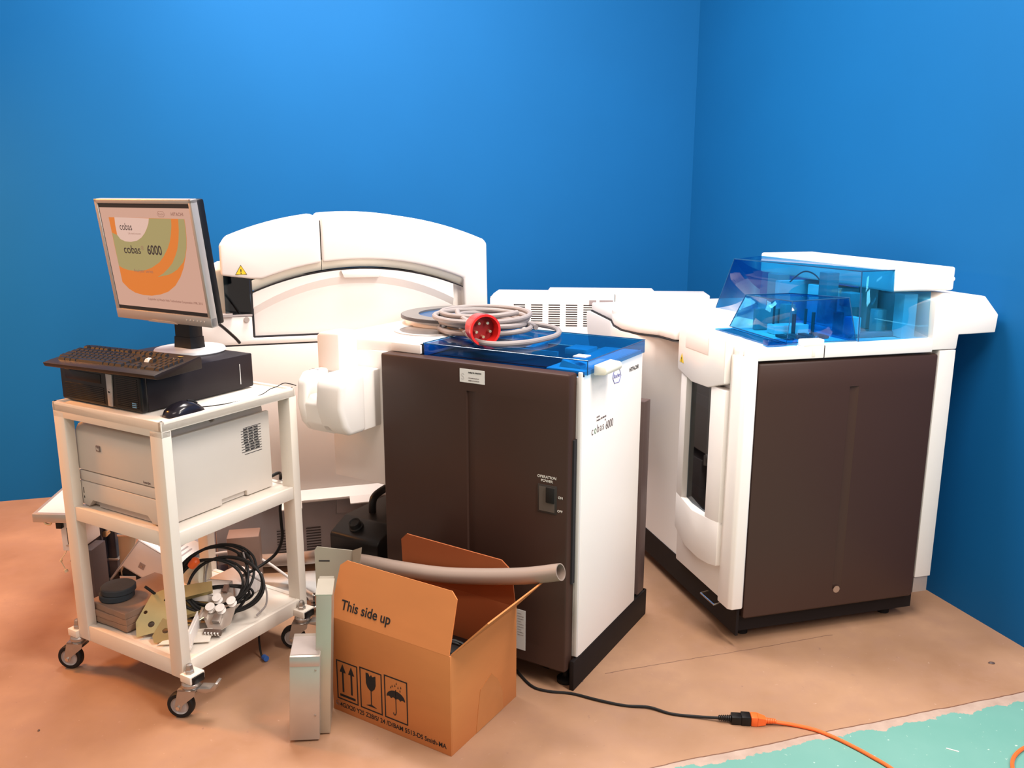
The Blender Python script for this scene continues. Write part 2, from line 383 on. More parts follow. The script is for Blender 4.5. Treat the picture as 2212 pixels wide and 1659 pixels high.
bz = m.done('bezel', SILVER, mon)
m = MB(HM)
for k in range(6): m.cyl((.115 + k * .016, -.0025, .018), (.115 + k * .016, -.0005, .018), .0022, n=8)
m.done('control_button', pmat('pale_button', (.6, .56, .53), .4), bz)
sw, sh = ix1 - ix0, iz1 - iz0
def sv(u, v, d=0): return (ix0 + u * sw, .004 - d, iz0 + v * sh)
MB(HM).poly([sv(-.01, -.01), (ix1 + .002, .004, iz0 - .002), (ix1 + .002, .004, iz1 + .002), (ix0 - .002, .004, iz1 + .002)]).done('screen', emit('screen_off_edge', (.012, .008, .008), 1), mon)
scr = MB(HM).poly([sv(.006, .035, .0004), sv(.994, .035, .0004), sv(.994, .963, .0004), sv(.006, .963, .0004)]).done('screen_picture', emit('screen_pale', rgb(206, 160, 140)), mon)
SC = dict(
 outer=[(.096, .873), (.097, .766), (.097, .604), (.1, .411), (.102, .262), (.165, .2), (.231, .168), (.32, .152), (.418, .153), (.52, .172), (.615, .206), (.705, .268), (.777, .351), (.83, .44), (.872, .54), (.9, .62), (.916, .695), (.928, .79), (.93, .873)],
 green=[(.1, .73), (.154, .711), (.184, .678), (.233, .656), (.301, .652), (.373, .664), (.43, .695), (.475, .735), (.507, .775), (.538, .825), (.555, .871), (.791, .871), (.782, .81), (.76, .735), (.735, .67), (.700, .61), (.64, .535), (.577, .474), (.48, .42), (.40, .393), (.32, .378), (.214, .381), (.15, .395), (.101, .418)],
 pale=[(.166, .874), (.158, .807), (.157, .711), (.184, .673), (.233, .654), (.301, .652), (.373, .664), (.43, .695), (.475, .735), (.507, .775), (.538, .825), (.555, .871)],
 green2=[(.869, .873), (.93, .873), (.928, .79), (.916, .695), (.9, .62), (.872, .545), (.84, .49), (.762, .42), (.70, .385), (.652, .365), (.529, .337), (.60, .375), (.66, .42), (.72, .475), (.771, .549), (.80, .60), (.83, .68), (.853, .77)])
for k, (nm, mt) in enumerate((('outer', emit('screen_orange', rgb(222, 122, 48))), ('green', emit('screen_green', rgb(166, 150, 100))), ('pale', emit('screen_pale_disc', rgb(222, 184, 168))), ('green2', MATS.get('x') or bpy.data.materials['screen_green']))):
    MB(HM).poly([sv(u, v, .0008 + k * .0003) for u, v in SC[nm]]).done('screen_shape', mt, scr)
HR = HM.to_3x3()
def stext(s, size, u, v, mat, bold=0., sx=1.):
    return text(scr, 'screen_words', s, size, HM @ Vector(sv(u, v, .0022)), HR @ Vector((1, 0, 0)), HR @ Vector((0, 0, 1)), mat, bold, sx, 0)
SI = emit('screen_ink', rgb(58, 45, 45)); SG = emit('screen_grey_ink', rgb(150, 105, 90))
stext('cobas', .031, .205, .76, SI, 0, .85); stext('Life needs answers', .008, .29, .722, SG)
stext('cobas', .036, .20, .545, SI, .0003); stext('®', .018, .405, .58, SG); stext('6000', .040, .47, .545, SI, .0008, .85)
stext('Analyzer series', .015, .27, .37, SG); stext('HITACHI', .014, .80, .898, SG, .0003); stext('Roche', .010, .665, .902, SG)
stext('Copyright (c) Hitachi High-Technologies Corporation 1998, 2015', .0095, .37, .112, SG, .0002)
m = MB(HM); hx = [(.655, .91), (.67, .935), (.72, .935), (.735, .91), (.72, .888), (.67, .888)]
m.tube([sv(u, v, .002) for u, v in hx + hx[:1]], .0006, 4, sub=0); m.done('screen_hexagon', SG, scr)
# cable behind the monitor down to the computer
IM = Matrix.Translation((-1.045, 2.745, MZ)) @ Matrix.Rotation(-.535, 4, 'Z')
inv = IM.inverted()
pth = [inv @ Vector(p) for p in ((-.985, 2.70, 1.13), (-.95, 2.76, 1.085), (-.93, 2.84, 1.03), (-.925, 2.875, 1.005))]
MB().tube(pth, .0055, 8).done('cable', BLACK, mon)

# ---------------------------------------------------------------- keyboard (origin at its front right corner)
kb = thing('computer_keyboard', 'dark brown keyboard with one white key on the computer case', 'keyboard', G('C', .022, .035, 1.0005), 1.044 + rad(90) + rad(5.0))
# local: +x runs to the left end of the keyboard, -y runs to the back
KM = Matrix.Rotation(rad(3.5), 4, 'X') @ Matrix.Identity(4)
KM = Matrix.Identity(4)
m = MB(KM)
prof = [(0.0, .004), (.004, .014), (-.022, .019), (-.10, .029), (-.165, .040), (-.172, .036), (-.172, .003), (-.03, .0), (-.008, .0)]
m.prism(prof, 'yz', 0, .446, .0015); m.done('body', pmat('dark_brown_keyboard_shell', (.016, .009, .007), .42, noise=.08, spec=.35), kb)
WK = pmat('white_key', (.75, .7, .64), .5)
def topz(y): return .019 + (-y - .022) * .1477
def key(x0, w, row, mat=KEYC, h=1):
    y1 = -.026 - row * .0187 - (.008 if row == 5 else 0); y0 = y1 - .0165 * h - (.0187 * (h - 1))
    z = topz(y1) - .002
    z2 = topz(y0) - .002
    k_ = MB(KM); a, b = x0 + .0009, x0 + w - .0009
    zz = (z + z2) / 2
    k_.loft([[(a, y0, z2), (b, y0, z2), (b, y1, z), (a, y1, z)], [(a + .0025, y0 + .001, z2 + .009), (b - .0025, y0 + .001, z2 + .009), (b - .0025, y1 - .004, z + .009), (a + .0025, y1 - .004, z + .009)]])
    return k_.done('key', mat, kb)
U = .0187
rx = .012
rows = {0: [1, 2, 0], 1: [1, 1, 1, 0], 2: [1, 1, 1, 0], 3: [1, 1, 1, 1], 4: [1, 1, 1, 1]}
for row in range(5):
    x = rx
    for w in rows[row]:
        if w: key(x, U * w, row); x += U * w
        else: x += U
key(rx + U * 3, U, 0 + 0, KEYC); 
for row, cells in {0: [1, 1, 1], 1: [0, 1, 0], 3: [1, 1, 1], 4: [1, 1, 1], 5: [1, 1, 1]}.items():
    x = rx + 4 * U + .008
    for j, w in enumerate(cells):
        if w: key(x, U, row, WK if (row == 3 and j == 1) else KEYC)
        x += U
mx = rx + 7 * U + .016
for row, cells in {0: [1.5, 1.25, 1.25, 6, 1.25, 1.25, 1.5], 1: [2.75] + [1] * 10 + [2.25], 2: [2.25] + [1] * 11 + [1.75], 3: [1.5] + [1] * 12 + [1.5], 4: [2] + [1] * 13, 5: [1, 1, 1, 1, 0.5, 1, 1, 1, 1, .5, 1, 1, 1, 1, 1, 1][:0]}.items():
    x = mx
    for w in cells: key(x, U * w, row); x += U * w
x = mx
for w in (1, 1, 1, 1, -.6, 1, 1, 1, 1, -.6, 1, 1, 1, 1, -.7, 1):
    if w > 0: key(x, U * w, 5)
    x += U * abs(w)
MB(KM).box(.045, .062, -.150, -.141, topz(-.15), topz(-.141) + .0012).done('gold_badge', pmat('gold_badge', (.6, .4, .1), .4, .5), kb)
m = MB(KM)
for k in range(3): m.box(.03 + k * .016, .034 + k * .016, -.130, -.127, topz(-.128), topz(-.128) + .0012)
m.done('indicator_light', pmat('pale_indicator', (.5, .4, .3), .5), kb)

# ---------------------------------------------------------------- mouse
mo = thing('computer_mouse', 'glossy black mouse on the cart tray beside the computer', 'mouse', G('C', .055, .050, .8865), 1.044)
MR = Matrix.Rotation(rad(-8), 4, 'Z')
prof = [(0, .018, .008), (.010, .028, .022), (.03, .033, .034), (.055, .033, .039), (.08, .030, .034), (.10, .026, .023), (.112, .018, .012)]
rings = []
for x, w, h in prof:
    rings.append([(x, w * cos(t), h * max(sin(t), 0) ** .7 if sin(t) > 0 else 0.0) for t in [pi * k / 14 for k in range(15)]])
m = MB(MR); m.loft(rings); m.done('shell', pmat('glossy_black_plastic', (.012, .010, .014), .18), mo, 50)
MB(MR).tube([(.07, 0, .037), (.085, 0, .033), (.1, 0, .024)], .003, 8).done('scroll_wheel', RUBBER, mo)
MB().tube([(.11, -.016, .010), (.14, -.018, .006), (.19, -.025, .003), (.25, -.035, .003), (.30, -.035, .003), (.34, -.03, .006), (.375, -.022, .012), (.41, -.015, .012), (.445, -.01, .016), (.462, -.02, .012), (.47, -.04, .007)], .0016, 6).done('cable', BLACK, mo)

# ---------------------------------------------------------------- printer on the middle shelf
pr = thing('laser_printer', 'beige laser printer on the middle shelf of the cart', 'printer', G('C', .045, .068, .5635), 1.044)
m = MB()
m.prism([(0, .0), (.0, .085), (.004, .235), (.03, .255), (.41, .255), (.41, 0), (.30, .0), (.30, .018), (.20, .018), (.20, 0)], 'xz', 0, .014, .003)
m.prism([(0.01, .0), (.01, .235), (.03, .25), (.41, .25), (.41, 0)], 'xz', .014, .366)
m.prism([(0, .0), (.0, .085), (.004, .235), (.03, .255), (.41, .255), (.41, 0)], 'xz', .366, .38, .003)
m.done('body', PRINTW, pr)
m = MB(); m.prism([(-.012, .115), (-.010, .238), (.002, .256), (.03, .262), (.03, .115)], 'xz', .0, .38, .004); m.done('front_cover', PRINTW, pr)
m = MB(); m.box(-.010, .03, .0, .38, .080, .112, .002); m.done('front_band', PRINTW, pr)
m = MB(); m.prism([(0.0, .005), (0, .078), (.38, .078), (.38, .005), (.345, .0), (.325, .022), (.07, .022), (.05, .0)], 'yz', -.012, .03, .002); m.done('paper_tray', PRINTW, pr)
m = MB(); m.box(.0, .02, .075, .31, .0, .024); m.done('tray_recess', PRINTG, pr)
m = MB(); m.prism([(.02, .25), (.05, .272), (.19, .272), (.195, .262), (.21, .262), (.215, .285), (.37, .298), (.40, .285), (.405, .25)], 'xz', .02, .36, .005); m.done('top_cover', PRINTG, pr)
m = MB()
for k in range(11):
    z = .135 + k * .0085; m.box(.29 if k % 10 else .30, .372, -.0012, .002, z, z + .0013)
    if 1 <= k <= 9:
        for j in range(3):
            a = .300 + j * .021 + (.004 if k < 4 else 0); m.box(a, a + .017, -.0016, .002, z + .003, z + .0062)
m.done('side_vent', SEAM, pr)
lg = MB().box(-.0135, -.0095, .262, .281, .185, .203, .001).done('logo_plate', pmat('grey_logo_plate', (.20, .16, .15), .4, .3), pr)
text(pr, 'logo_letters', 'hp', .013, (-.0142, .277, .190), (0, -1, 0), (0, 0, 1), LABEL)
text(pr, 'model_words', 'LaserJet', .010, (-.0125, .075, .122), (0, -1, 0), (0, 0, 1), INKG)
MB().box(-.0125, -.0105, .362, .365, .040, .058).box(-.0125, -.0105, .362, .365, .024, .031).done('tray_gauge', SEAM, pr)
m = MB().tube([(.408, .004, .032), (.440, .006, .034), (.470, .026, .018), (.480, .038, -.015), (.480, .038, -.06), (.479, .046, -.11), (.480, .046, -.16), (.478, .044, -.217), (.462, .060, -.27), (.41, .08, -.30), (.34, .09, -.31)], .0055, 8)
m.done('power_cable', BLACK, pr)
MB().cyl((.4795, .036, -.004), (.4802, .0385, -.030), .0068, n=10).done('cable_label', LABEL, pr)
#@@SHELF
# ================================================================ CENTRE MACHINE (front right corner of the white side is the origin)
mc = thing('laboratory_analyser', 'white analyser with dark door, power switch and red-plug cable on its deck', 'analyser', G('M', 0, 0), -.536)
m = MB(); m.box(-.702, 0, -.024, .42, .10, .984, .002); m.done('body', WHITE, mc)
def door(parent, x0, x1, yf, yb, z0, z1, gx0, gx1, gz0, gz1, mat, dep=.007):
    """slab door whose face is at yf, with a shallow vertical channel"""
    m = MB(); b = .008
    sec = lambda g: [(x0, yb), (x0, yf + b), (x0 + b * .3, yf + b * .3), (x0 + b, yf)] + ([(gx0, yf), (gx0 + .003, yf + dep), (gx1 - .012, yf + dep * .8), (gx1, yf)] if g else [(gx0, yf), (gx0 + .003, yf), (gx1 - .012, yf), (gx1, yf)]) + [(x1 - b, yf), (x1 - b * .3, yf + b * .3), (x1, yf + b), (x1, yb)]
    R = []
    def ring(z, g, inset=0):
        s_ = sec(g); return [(a if not inset else min(max(a, x0 + inset), x1 - inset), c + (inset if c < yf + b * .9 else 0), z) for a, c in s_]
    R.append(ring(z0, 0, b)); R.append(ring(z0 + b, 0)); R.append(ring(gz0, 0)); R.append(ring(gz0 + .002, 1))
    R.append(ring(gz1 - .001, 1)); R.append(ring(gz1, 0)); R.append(ring(z1 - b, 0)); R.append(ring(z1 - b * .3, 0, b * .3)); R.append(ring(z1, 0, b))
    m.loft(R)
    return m.done('front_door', mat, parent, 28)
d = door(mc, -.704, -.018, -.07, -.026, .060, .998, -.372, -.336, .13, .912, DARK)
m = MB(); m.box(-.019, -.012, -.045, -.02, .35, .80).done('door_gap', SEAM, mc)
m = MB(); m.box(-.012, 0, -.03, -.02, .105, 1.0, .002).done('front_edge_strip', STRIP, mc)
# power switch
pw = MB().box(-.118, -.054, -.0725, -.069, .572, .660, .0015).done('switch_frame', pmat('dark_frame', (.03, .026, .024), .4, noise=.05), d)
MB().box(-.112, -.060, -.0735, -.072, .578, .654).done('switch_recess', pmat('switch_recess', (.09, .075, .065), .4, noise=.05), pw)
MB().box(-.088, -.060, -.0775, -.073, .607, .654, .001).done('rocker_switch', BLACKM, pw)
F = Vector((1, 0, 0)); ZU = Vector((0, 0, 1))
text(d, 'power_words', 'OPERATION', .0115, (-.088, -.0708, .680), F, ZU, PRNT, .0002, align='CENTER')
text(d, 'power_words', 'POWER', .0115, (-.088, -.0708, .668), F, ZU, PRNT, .0002, align='CENTER')
text(d, 'power_words', 'ON', .010, (-.050, -.0708, .624), F, ZU, PRNT, .0002)
text(d, 'power_words', 'OFF', .010, (-.052, -.0708, .582), F, ZU, PRNT, .0002)
lb = MB().box(-.394, -.304, -.0712, -.069, .938, .980).done('asset_label', LABEL, d)
text(lb, 'label_words', 'Artikel Nr.: Medi1010', .0065, (-.362, -.0716, .968), F, ZU, INK, .0001, .8)
text(lb, 'label_words', 'www.medi-second.com', .0045, (-.362, -.0716, .952), F, ZU, INKG, 0, .9)
text(lb, 'label_words', 'info@medi-second.com', .0045, (-.362, -.0716, .944), F, ZU, INKG, 0, .9)
text(lb, 'label_mark', 'S', .028, (-.388, -.0716, .947), F, ZU, pmat('faint_mark', (.55, .53, .52), .6), 0)
sl = MB().box(-.190, -.158, -.0712, -.069, .10, .235).done('service_label', LABEL, d)
for k in range(9): MB().box(-.186, -.186 + (.022 if k % 3 else .014), -.0717, -.071, .222 - k * .009, .2226 - k * .009).done('label_line', INKG, sl)
# side panel with lettering
RS = Vector((0, 1, 0))
sd = MB().box(-.004, .001, -.012, .424, .100, 1.0, .002).done('side_panel', WHITE, mc)
text(sd, 'side_words', 'HITACHI', .0185, (.0016, .313, .9425), RS, ZU, INK, .0003, 1.0, spacing=1.05)
text(sd, 'side_words', 'Roche', .0195, (.0016, .190, .942), RS, ZU, BLUEI, .0, .95)
hexp = [(.0018, a, b) for a, b in ((.182, .948), (.195, .970), (.233, .968), (.246, .944), (.233, .925), (.197, .927))]
MB().tube(hexp + hexp[:2], .0011, 6, sub=0).done('hexagon_mark', BLUEI, sd)
for i, ch in enumerate('cobas'):
    text(sd, 'side_words', ch, .036, (.0016, [.040, .059, .079, .099, .117][i], .797), RS, ZU, GREENI if i == 1 else INKG, .0, .85)
text(sd, 'side_words', '6000', .037, (.0016, .141, .7925), RS, ZU, INKG, .0, .75)
text(sd, 'side_words', '®', .008, (.0016, .134, .822), RS, ZU, INKG)
text(sd, 'side_words', 'MODEL', .007, (.0016, .074, .843), RS, ZU, INKG); text(sd, 'side_words', 'Analyzer SN 0684-02', .008, (.0016, .074, .833), RS, ZU, INKG, .0001)
# plinth, feet
m = MB(); m.box(-.012, .003, -.052, .535, 0, .099, .002); m.box(-.70, 0, .515, .535, 0, .099, .002); m.done('plinth', PLINTH, mc)
for (a, b) in ((-.60, .03), (-.13, .02), (-.62, .42)):
    w = MB().lathe([(.0, .100), (.024, .100), (.024, .092), (.008, .090), (.008, .085), (0, .085)], (a, b, 0)); w.box(a - .012, a - .009, b - .02, b + .03, .03, .09); w.box(a + .009, a + .012, b - .02, b + .03, .03, .09)
    w = w.done('caster', DULLM, mc); MB().cyl((a - .008, b + .01, .027), (a + .008, b + .01, .027), .027).done('wheel', RUBBER, w)
MB().lathe([(0, .1), (.010, .1), (.010, .02), (.028, .012), (.028, 0), (0, 0)], (-.045, -.01, 0)).done('levelling_foot', BLACKM, mc)
MB().box(-.69, .004, .448, .503, .11, .815, .003).done('rear_panel', BROWN, mc)
m = MB(); m.box(-.69, -.01, .418, .45, .10, .90); m.done('rear_frame', WHITE, mc)
# deck: left half solid with a round window, right half open under the blue lid
m = MB()
m.prism([(-.958, -.040), (-.568, -.012), (-.568, .452), (-.90, .452), (-.958, .40)], 'xy', .990, 1.030, .006)
m.done('deck', WHITE, mc)
m = MB(); m.prism([(-.958, -.03), (-.958, .40), (-.90, .45), (-.70, .45), (-.70, -.03)], 'xy', .53, .995, .006); m.done('side_extension', WHITE, mc)
m = MB(); m.prism([(-.90, .985), (-.88, .962), (-.70, .953), (-.70, .90), (-.72, .90)], 'xz', -.034, -.028); 
m = MB(); m.box(-.69, -.573, -.0285, -.02, 1.0, 1.028, .001); m.done('deck_front_strip', PANEL, mc)
ctr = (-.712, .235, 1.0305)
MB().ring(ctr, (0, 0, 1), .138, .118, .003, 56).done('window_ring', pmat('pale_ring', (.35, .33, .32), .5), mc)
MB().lathe([(0, 0), (.119, 0), (.119, .002), (0, .002)], ctr, n=56).done('round_window', pmat('grey_glass_disc', (.12, .11, .105), .25, noise=.2, scale=6), mc)
# rotor disc behind the deck
dc = (-.75, .45, 0)
m = MB(); m.lathe([(0, .90), (.20, .90), (.20, 1.052), (.215, 1.056), (.0, 1.056)], dc, n=56); m.done('rotor_housing', WHITE, mc)
m = MB(); m.ring((dc[0], dc[1], 1.0565), (0, 0, 1), .213, .150, .008, 64); rg = m.done('rotor_ring', pmat('grey_rotor_ring', (.15, .14, .135), .35, noise=.05), mc)
MB().lathe([(0, 0), (.150, 0), (.150, .0015), (0, .0015)], (dc[0], dc[1], 1.0565), n=48).done('rotor_window', pmat('blue_rotor_window', (.006, .06, .17), .3, noise=.1), mc)
MB().ring((dc[0], dc[1], 1.053), (0, 0, 1), .216, .212, .010, 64).done('rotor_rim', pmat('dark_ring_rim', (.06, .055, .06), .3), mc)
# interior under the lid
m = MB(); m.box(-.565, -.0, -.012, .408, .985, .990); m.box(-.54, -.13, .03, .38, .9905, .9925)
m.done('instrument_well', INTD, mc)
m = MB(); m.box(-.128, -.006, -.008, .405, .990, 1.0, .002); m.box(-.43, -.30, .30, .325, .992, 1.014, .002); m.box(-.33, -.30, .22, .32, .992, 1.010, .002)
m.box(-.20, -.12, .25, .33, .992, 1.012, .002); m.box(-.52, -.2, .20, .208, .992, 1.006); m.prism([(-.10, 1.0), (-.03, 1.0), (-.03, 1.008), (-.09, 1.022)], 'xz', .02, .06, .001)
m.done('instrument_block', WHITE, mc)
m = MB(); x0, x1, y0, y1, z0, z1, t = -.570, .012, -.018, .412, .992, 1.034, .003
m.box(x0, x1, y0, y1, z1 - t, z1); m.box(x0, x1, y0, y0 + t, z0, z1 - t); m.box(x1 - t, x1, y0 + t, y1, z0, z1 - t); m.box(x0, x0 + t, y0 + t, y1, z0, z1 - t); m.box(x0, x1, y1 - t, y1, z0, z1 - t)
lid = m.done('blue_lid', BLUET, mc, label='transparent blue lid')
MB().tube([(x0, y0, z1), (x1, y0, z1), (x1, y1, z1), (x0, y1, z1)], .0016, 6, closed=True, sub=0).tube([(x1, y0, z0), (x1, y0, z1)], .0016, 6, sub=0).done('lid_edge', pmat('blue_acrylic_edge', (.015, .07, .17), .15, noise=.05), lid)
MB().box(x0 - .012, x0 - .002, y0 - .002, y0 + .012, .992, 1.03, .002).done('lid_hinge', BLACK, lid)
m = MB(); m.prism([(.012, .985), (.050, .988), (.055, 1.0), (.05, 1.012), (.012, 1.016)], 'xz', .022, .135, .004); m.done('lid_handle', CREAM, mc)
MB().box(-.055, -.015, .02, .06, 1.0343, 1.0362).done('lid_sticker', LABEL, lid)
# rack tower and barcode reader pod on the left end
m = MB(); m.prism([(-.93, .80), (-.93, 1.045), (-.915, 1.055), (-.835, 1.055), (-.835, .80)], 'xz', -.12, -.02, .006); m.done('reader_tower', WHITE, mc)
def podprof(k=0):
    return [(.0, .940 - k * .07), (-.10 + k * .02, .940 - k * .07), (-.135, .90 - k * .05), (-.15, .83), (-.135, .77), (-.10, .735), (.0, .735)]
m = MB()
m.prism([(-.11 + a * .8, b) for a, b in [(0.0, .938), (-.115, .938), (-.145, .91), (-.155, .84), (-.135, .775), (-.10, .740), (0, .740)]], 'yz', -.925, -.885, .012, 3)
m.prism([(-.11 + a * .8, b) for a, b in [(0.0, .938), (-.115, .938), (-.145, .91), (-.155, .84), (-.135, .775), (-.10, .740), (0, .740)]], 'yz', -.845, -.735, .016, 3)
m.prism([(-.11 + a * .8, b) for a, b in [(0.0, .865), (-.125, .865), (-.150, .84), (-.135, .775), (-.10, .740), (0, .740)]], 'yz', -.905, -.80, .006, 2)
m.box(-.922, -.742, -.12, -.02, .742, .936, .006)
m.done('rack_reader_pod', WHITE, mc)
MB().box(-.920, -.890, -.160, -.157, .9380, .9386).box(-.920, -.890, -.172, -.1705, .9380, .9386).done('pod_print', INKG, mc)

# ---------------------------------------------------------------- coiled cable with red plug (lies on the machine)
pcb = thing('power_cable', 'coiled grey cable with a round red five-pin plug on the blue lid', 'cable', G('M', -.520, .270, 1.037), -.536)
r_ = random.Random(3); pts = []
turns = 7
for i in range(turns * 12):
    t = i / 12; a = 2 * pi * t + .6; lay = (t % 7)
    R1 = .132 + .020 * sin(t * 2.3 + 1) + .010 * sin(a * 2 + t); ox = .018 * sin(t * 1.7); oy = .018 * cos(t * 2.9)
    z = .009 + .0095 * t * .9 + .006 * sin(a * 1.0 + t)
    pts.append((R1 * 1.12 * cos(a) + ox, R1 * .92 * sin(a) + oy, max(z, .009)))
MBc = MB(); MBc.tube(pts, .0088, 10, sub=4)
# long loose loop to the right and back
MBc.tube([(-.02, -.10, .03), (.06, .05, .02), (.05, .17, .012), (.13, .175, .009), (.215, .125, .009), (.275, .01, .009), (.272, -.12, .009), (.24, -.20, .009), (.19, -.245, .009), (.13, -.24, .010), (.06, -.18, .012), (-.02, -.11, .02), (-.07, -.06, .03)], .0088, 10)
# tail to the plug
pl0 = Vector((.116, -.207, .048)); dirp = (Vector((.80, -.60, -.02))).normalized()
MBc.tube([(-.10, -.02, .066), (-.06, -.07, .060), (-.02, -.10, .055), tuple(pl0 - dirp * .085)], .0088, 10)
MBc.done('cable', CABLEG, pcb)
g_ = MB().lathe([(.0, 0), (.014, 0), (.022, .006), (.022, .018), (.027, .020), (.027, .036), (.031, .038), (.031, .050), (.034, .056), (.034, .062), (0, .062)], pl0 - dirp * .088, dirp, 28).done('plug_gland', CABLEG, pcb)
MB().lathe([(.0, .0), (.040, .0), (.045, .008), (.047, .058), (.0505, .062), (.0505, .074), (.0435, .074), (.041, .036), (0, .036)], pl0 - dirp * .028, dirp, 44).done('plug_shell', REDP, pcb, 40)
MB().lathe([(0, 0), (.0405, 0), (.0405, .004), (0, .004)], pl0 + dirp * .006, dirp, 32).done('plug_face', REDD, pcb)
q_ = Vector((0, 0, 1)); w_ = dirp.cross(q_).normalized(); q_ = w_.cross(dirp)
for k in range(5):
    a = 2 * pi * k / 5 + rad(-90)
    c = pl0 + dirp * .010 + (w_ * cos(a) + q_ * sin(a)) * .024
    MB().cyl(c, c + dirp * .018, .0045, n=12).done('plug_pin', BRASS, pcb)
c = pl0 + dirp * .02 - q_ * .046 - w_ * .0
m = MB(); m.tube([c - dirp * .03, c + dirp * .022], .007, 8, sub=0); m.done('plug_key_rib', REDP, pcb)

# ================================================================ RIGHT MACHINE
FR['R'] = (.777, 2.652, .267)
rm = thing('laboratory_analyser', 'white analyser beside the right wall with blue transparent hoods and tall window', 'analyser', (.777, 2.652, .045), .267)
rm.scale = (.97, .97, .97)
m = MB(); m.box(-.02, .765, .035, .46, .066, .975, .004)
def side(z):
    k = 1.08 * max(0, min(1, (z - .25) / .66)) ** 1.2
    L_ = [(-.02, .45), (-.02 - .07 * k, .52), (-.02 - .14 * k, .60), (-.02 - .165 * k, .70), (-.02 - .155 * k, .82), (-.02 - .11 * k, .96), (-.02 - .09 * k, 1.30)]
    return L_
rings = []
for z in (.066, .3, .45, .6, .75, .88, .95, .972): 
    ins = 0 if z < .96 else .003
    rings.append([(a + ins, b, z) for a, b in side(z)] + [(.765, 1.30, z), (.765, .45, z)])
m.loft(rings); m.done('body', WHITE, rm, 40)
outl = [(-.055, .40), (-.10, .42), (-.112, .52), (-.165, .60), (-.19, .70), (-.175, .82), (-.13, .96), (-.112, 1.15), (-.10, 1.28), (.76, 1.28), (.76, .03), (-.055, .03)]
m = MB(); m.prism(outl, 'xy', .977, 1.012, .005); m.done('deck', WHITE, rm)
m = MB(); m.prism([(a - .004, b) for a, b in outl[1:9]] + [(.2, 1.27), (.2, .42)], 'xy', .9715, .9765); m.done('deck_seam', SEAM, rm)
# raised round cover on the deck
m = MB(); m.lathe([(0, 1.012), (.26, 1.012), (.26, 1.024), (.255, 1.028), (0, 1.028)], (.11, .86, 0), n=64); m.done('deck_round_cover', WHITE, rm)
m = MB(); m.lathe([(0, 0), (.045, 0), (.045, .001), (0, .001)], (.10, .84, 1.0282), n=40); m.done('deck_port', pmat('grey_port', (.5, .45, .45), .4), rm)
m = MB(); m.lathe([(0, 0), (.02, 0), (.02, .001), (0, .001)], (-.05, 1.0, 1.0282), n=24); m.done('deck_port', MATS['grey_port'], rm)
d = door(rm, 0, .696, -.002, .033, .058, .963, .350, .386, .125, .868, DARK, .008)
MB().lathe([(0, 0), (.013, 0), (.013, .002), (0, .002)], (.368, -.001, .127), (0, -1, 0), 24).done('door_lock', CHROME, d)
m = MB(); m.prism([(.66, .060), (.60, .056), (.585, .053), (.60, .050), (.66, .052)], 'xz', -.004, 0)
MB().box(.0, .72, .03, .06, 0, .062).done('front_plinth', PLINTH, rm)
MB().box(-.024, -.014, -.0, 1.25, 0, .100).done('side_plinth', PLINTH, rm)
MB().box(.70, .767, -.0, .05, .13, .974, .002).done('right_strip', STRIP, rm)
MB().box(.70, .76, .004, .03, .07, .128).done('bracket', STEEL, rm)
m = MB(); m.prism([(-.04, .972), (.664, .972), (.664, 1.020), (.43, 1.016), (-.04, 1.010)], 'xz', -.006, .04, .003); m.done('front_band', WHITE, rm)
MB().box(.235, .2375, -.0075, -.005, .973, 1.014).done('band_seam', SEAM, rm)
MB().box(.19, .202, -.0075, -.004, .978, 1.008, .001).done('band_grip', CREAM, rm)
# front corner pillar
m = MB(); m.prism([(-.062, .07), (-.062, .0), (-.050, -.012), (-.012, -.012), (-.003, .0), (-.003, .07)], 'xy', .105, .985, .004); m.done('corner_pillar', WHITE, rm)
# tall window unit
wu = MB().box(-.045, -.012, .06, .435, .105, .875, .004).done('window_housing', WHITE, rm)
m = MB(); m.prism([(.07, .885), (.07, 1.030), (.075, 1.038), (.405, 1.030), (.414, 1.025), (.414, .872), (.30, .845), (.18, .850)], 'yz', -.084, -.018, .005); m.done('window_cap', WHITE, wu)
m = MB(); m.box(-.0855, -.083, .185, .355, .962, 1.022, .004); m.done('cap_flap', WHITE, wu)
m = MB(); m.prism([(-.62, 0), (-.60, .05), (0, .1)], 'xy', 0, .001); 
zb, zt = .24, .862
m = MB()
m.box(-.078, -.040, .066, .165, .385, zt, .004); m.box(-.078, -.040, .347, .392, .385, zt, .004)
m.prism([(.066, .40), (.066, .238), (.12, .222), (.20, .212), (.30, .218), (.392, .262), (.392, .40), (.347, .392), (.26, .374), (.165, .384)], 'yz', -.0785, -.040, .003)
m.done('window_frame', WHITE, wu)
m = MB(); m.prism([(-.079, .348), (-.050, .392), (-.046, .392), (-.046, .348)], 'xz', .162, .350, .001); m.done('window_sill', WHITE, wu)
MB().box(-.056, -.053, .12, .35, .375, zt).done('window_pane', SMOKE, wu)
MB().box(-.048, -.044, .12, .35, .375, zt).done('window_interior', pmat('dark_interior', (.012, .010, .014), .5, noise=.3, scale=6), wu)
MB().box(-.0525, -.0475, .16, .34, .42, .46, .001).box(-.0525, -.0475, .13, .345, .76, .80, .001).done('reagent_tray', pmat('grey_tray', (.25, .30, .33), .5), wu)
m = MB()
for k in range(8): m.box(-.0462, -.0445, .392, .420, .70 + k * .011, .7015 + k * .011)
m.done('vent_slot', GREYP, wu)
tri = [(-.1010, .394, .902), (-.1010, .366, .900), (-.1010, .380, .932)]
wt = MB().prism([(.364, .900), (.396, .902), (.380, .934)], 'yz', -.0852, -.0842).done('warning_triangle', YEL, wu, label='yellow warning triangle')
text(wt, 'warning_mark', '!', .024, (-.0855, .384, .904), (0, -1, 0), ZU, INK, .0004)
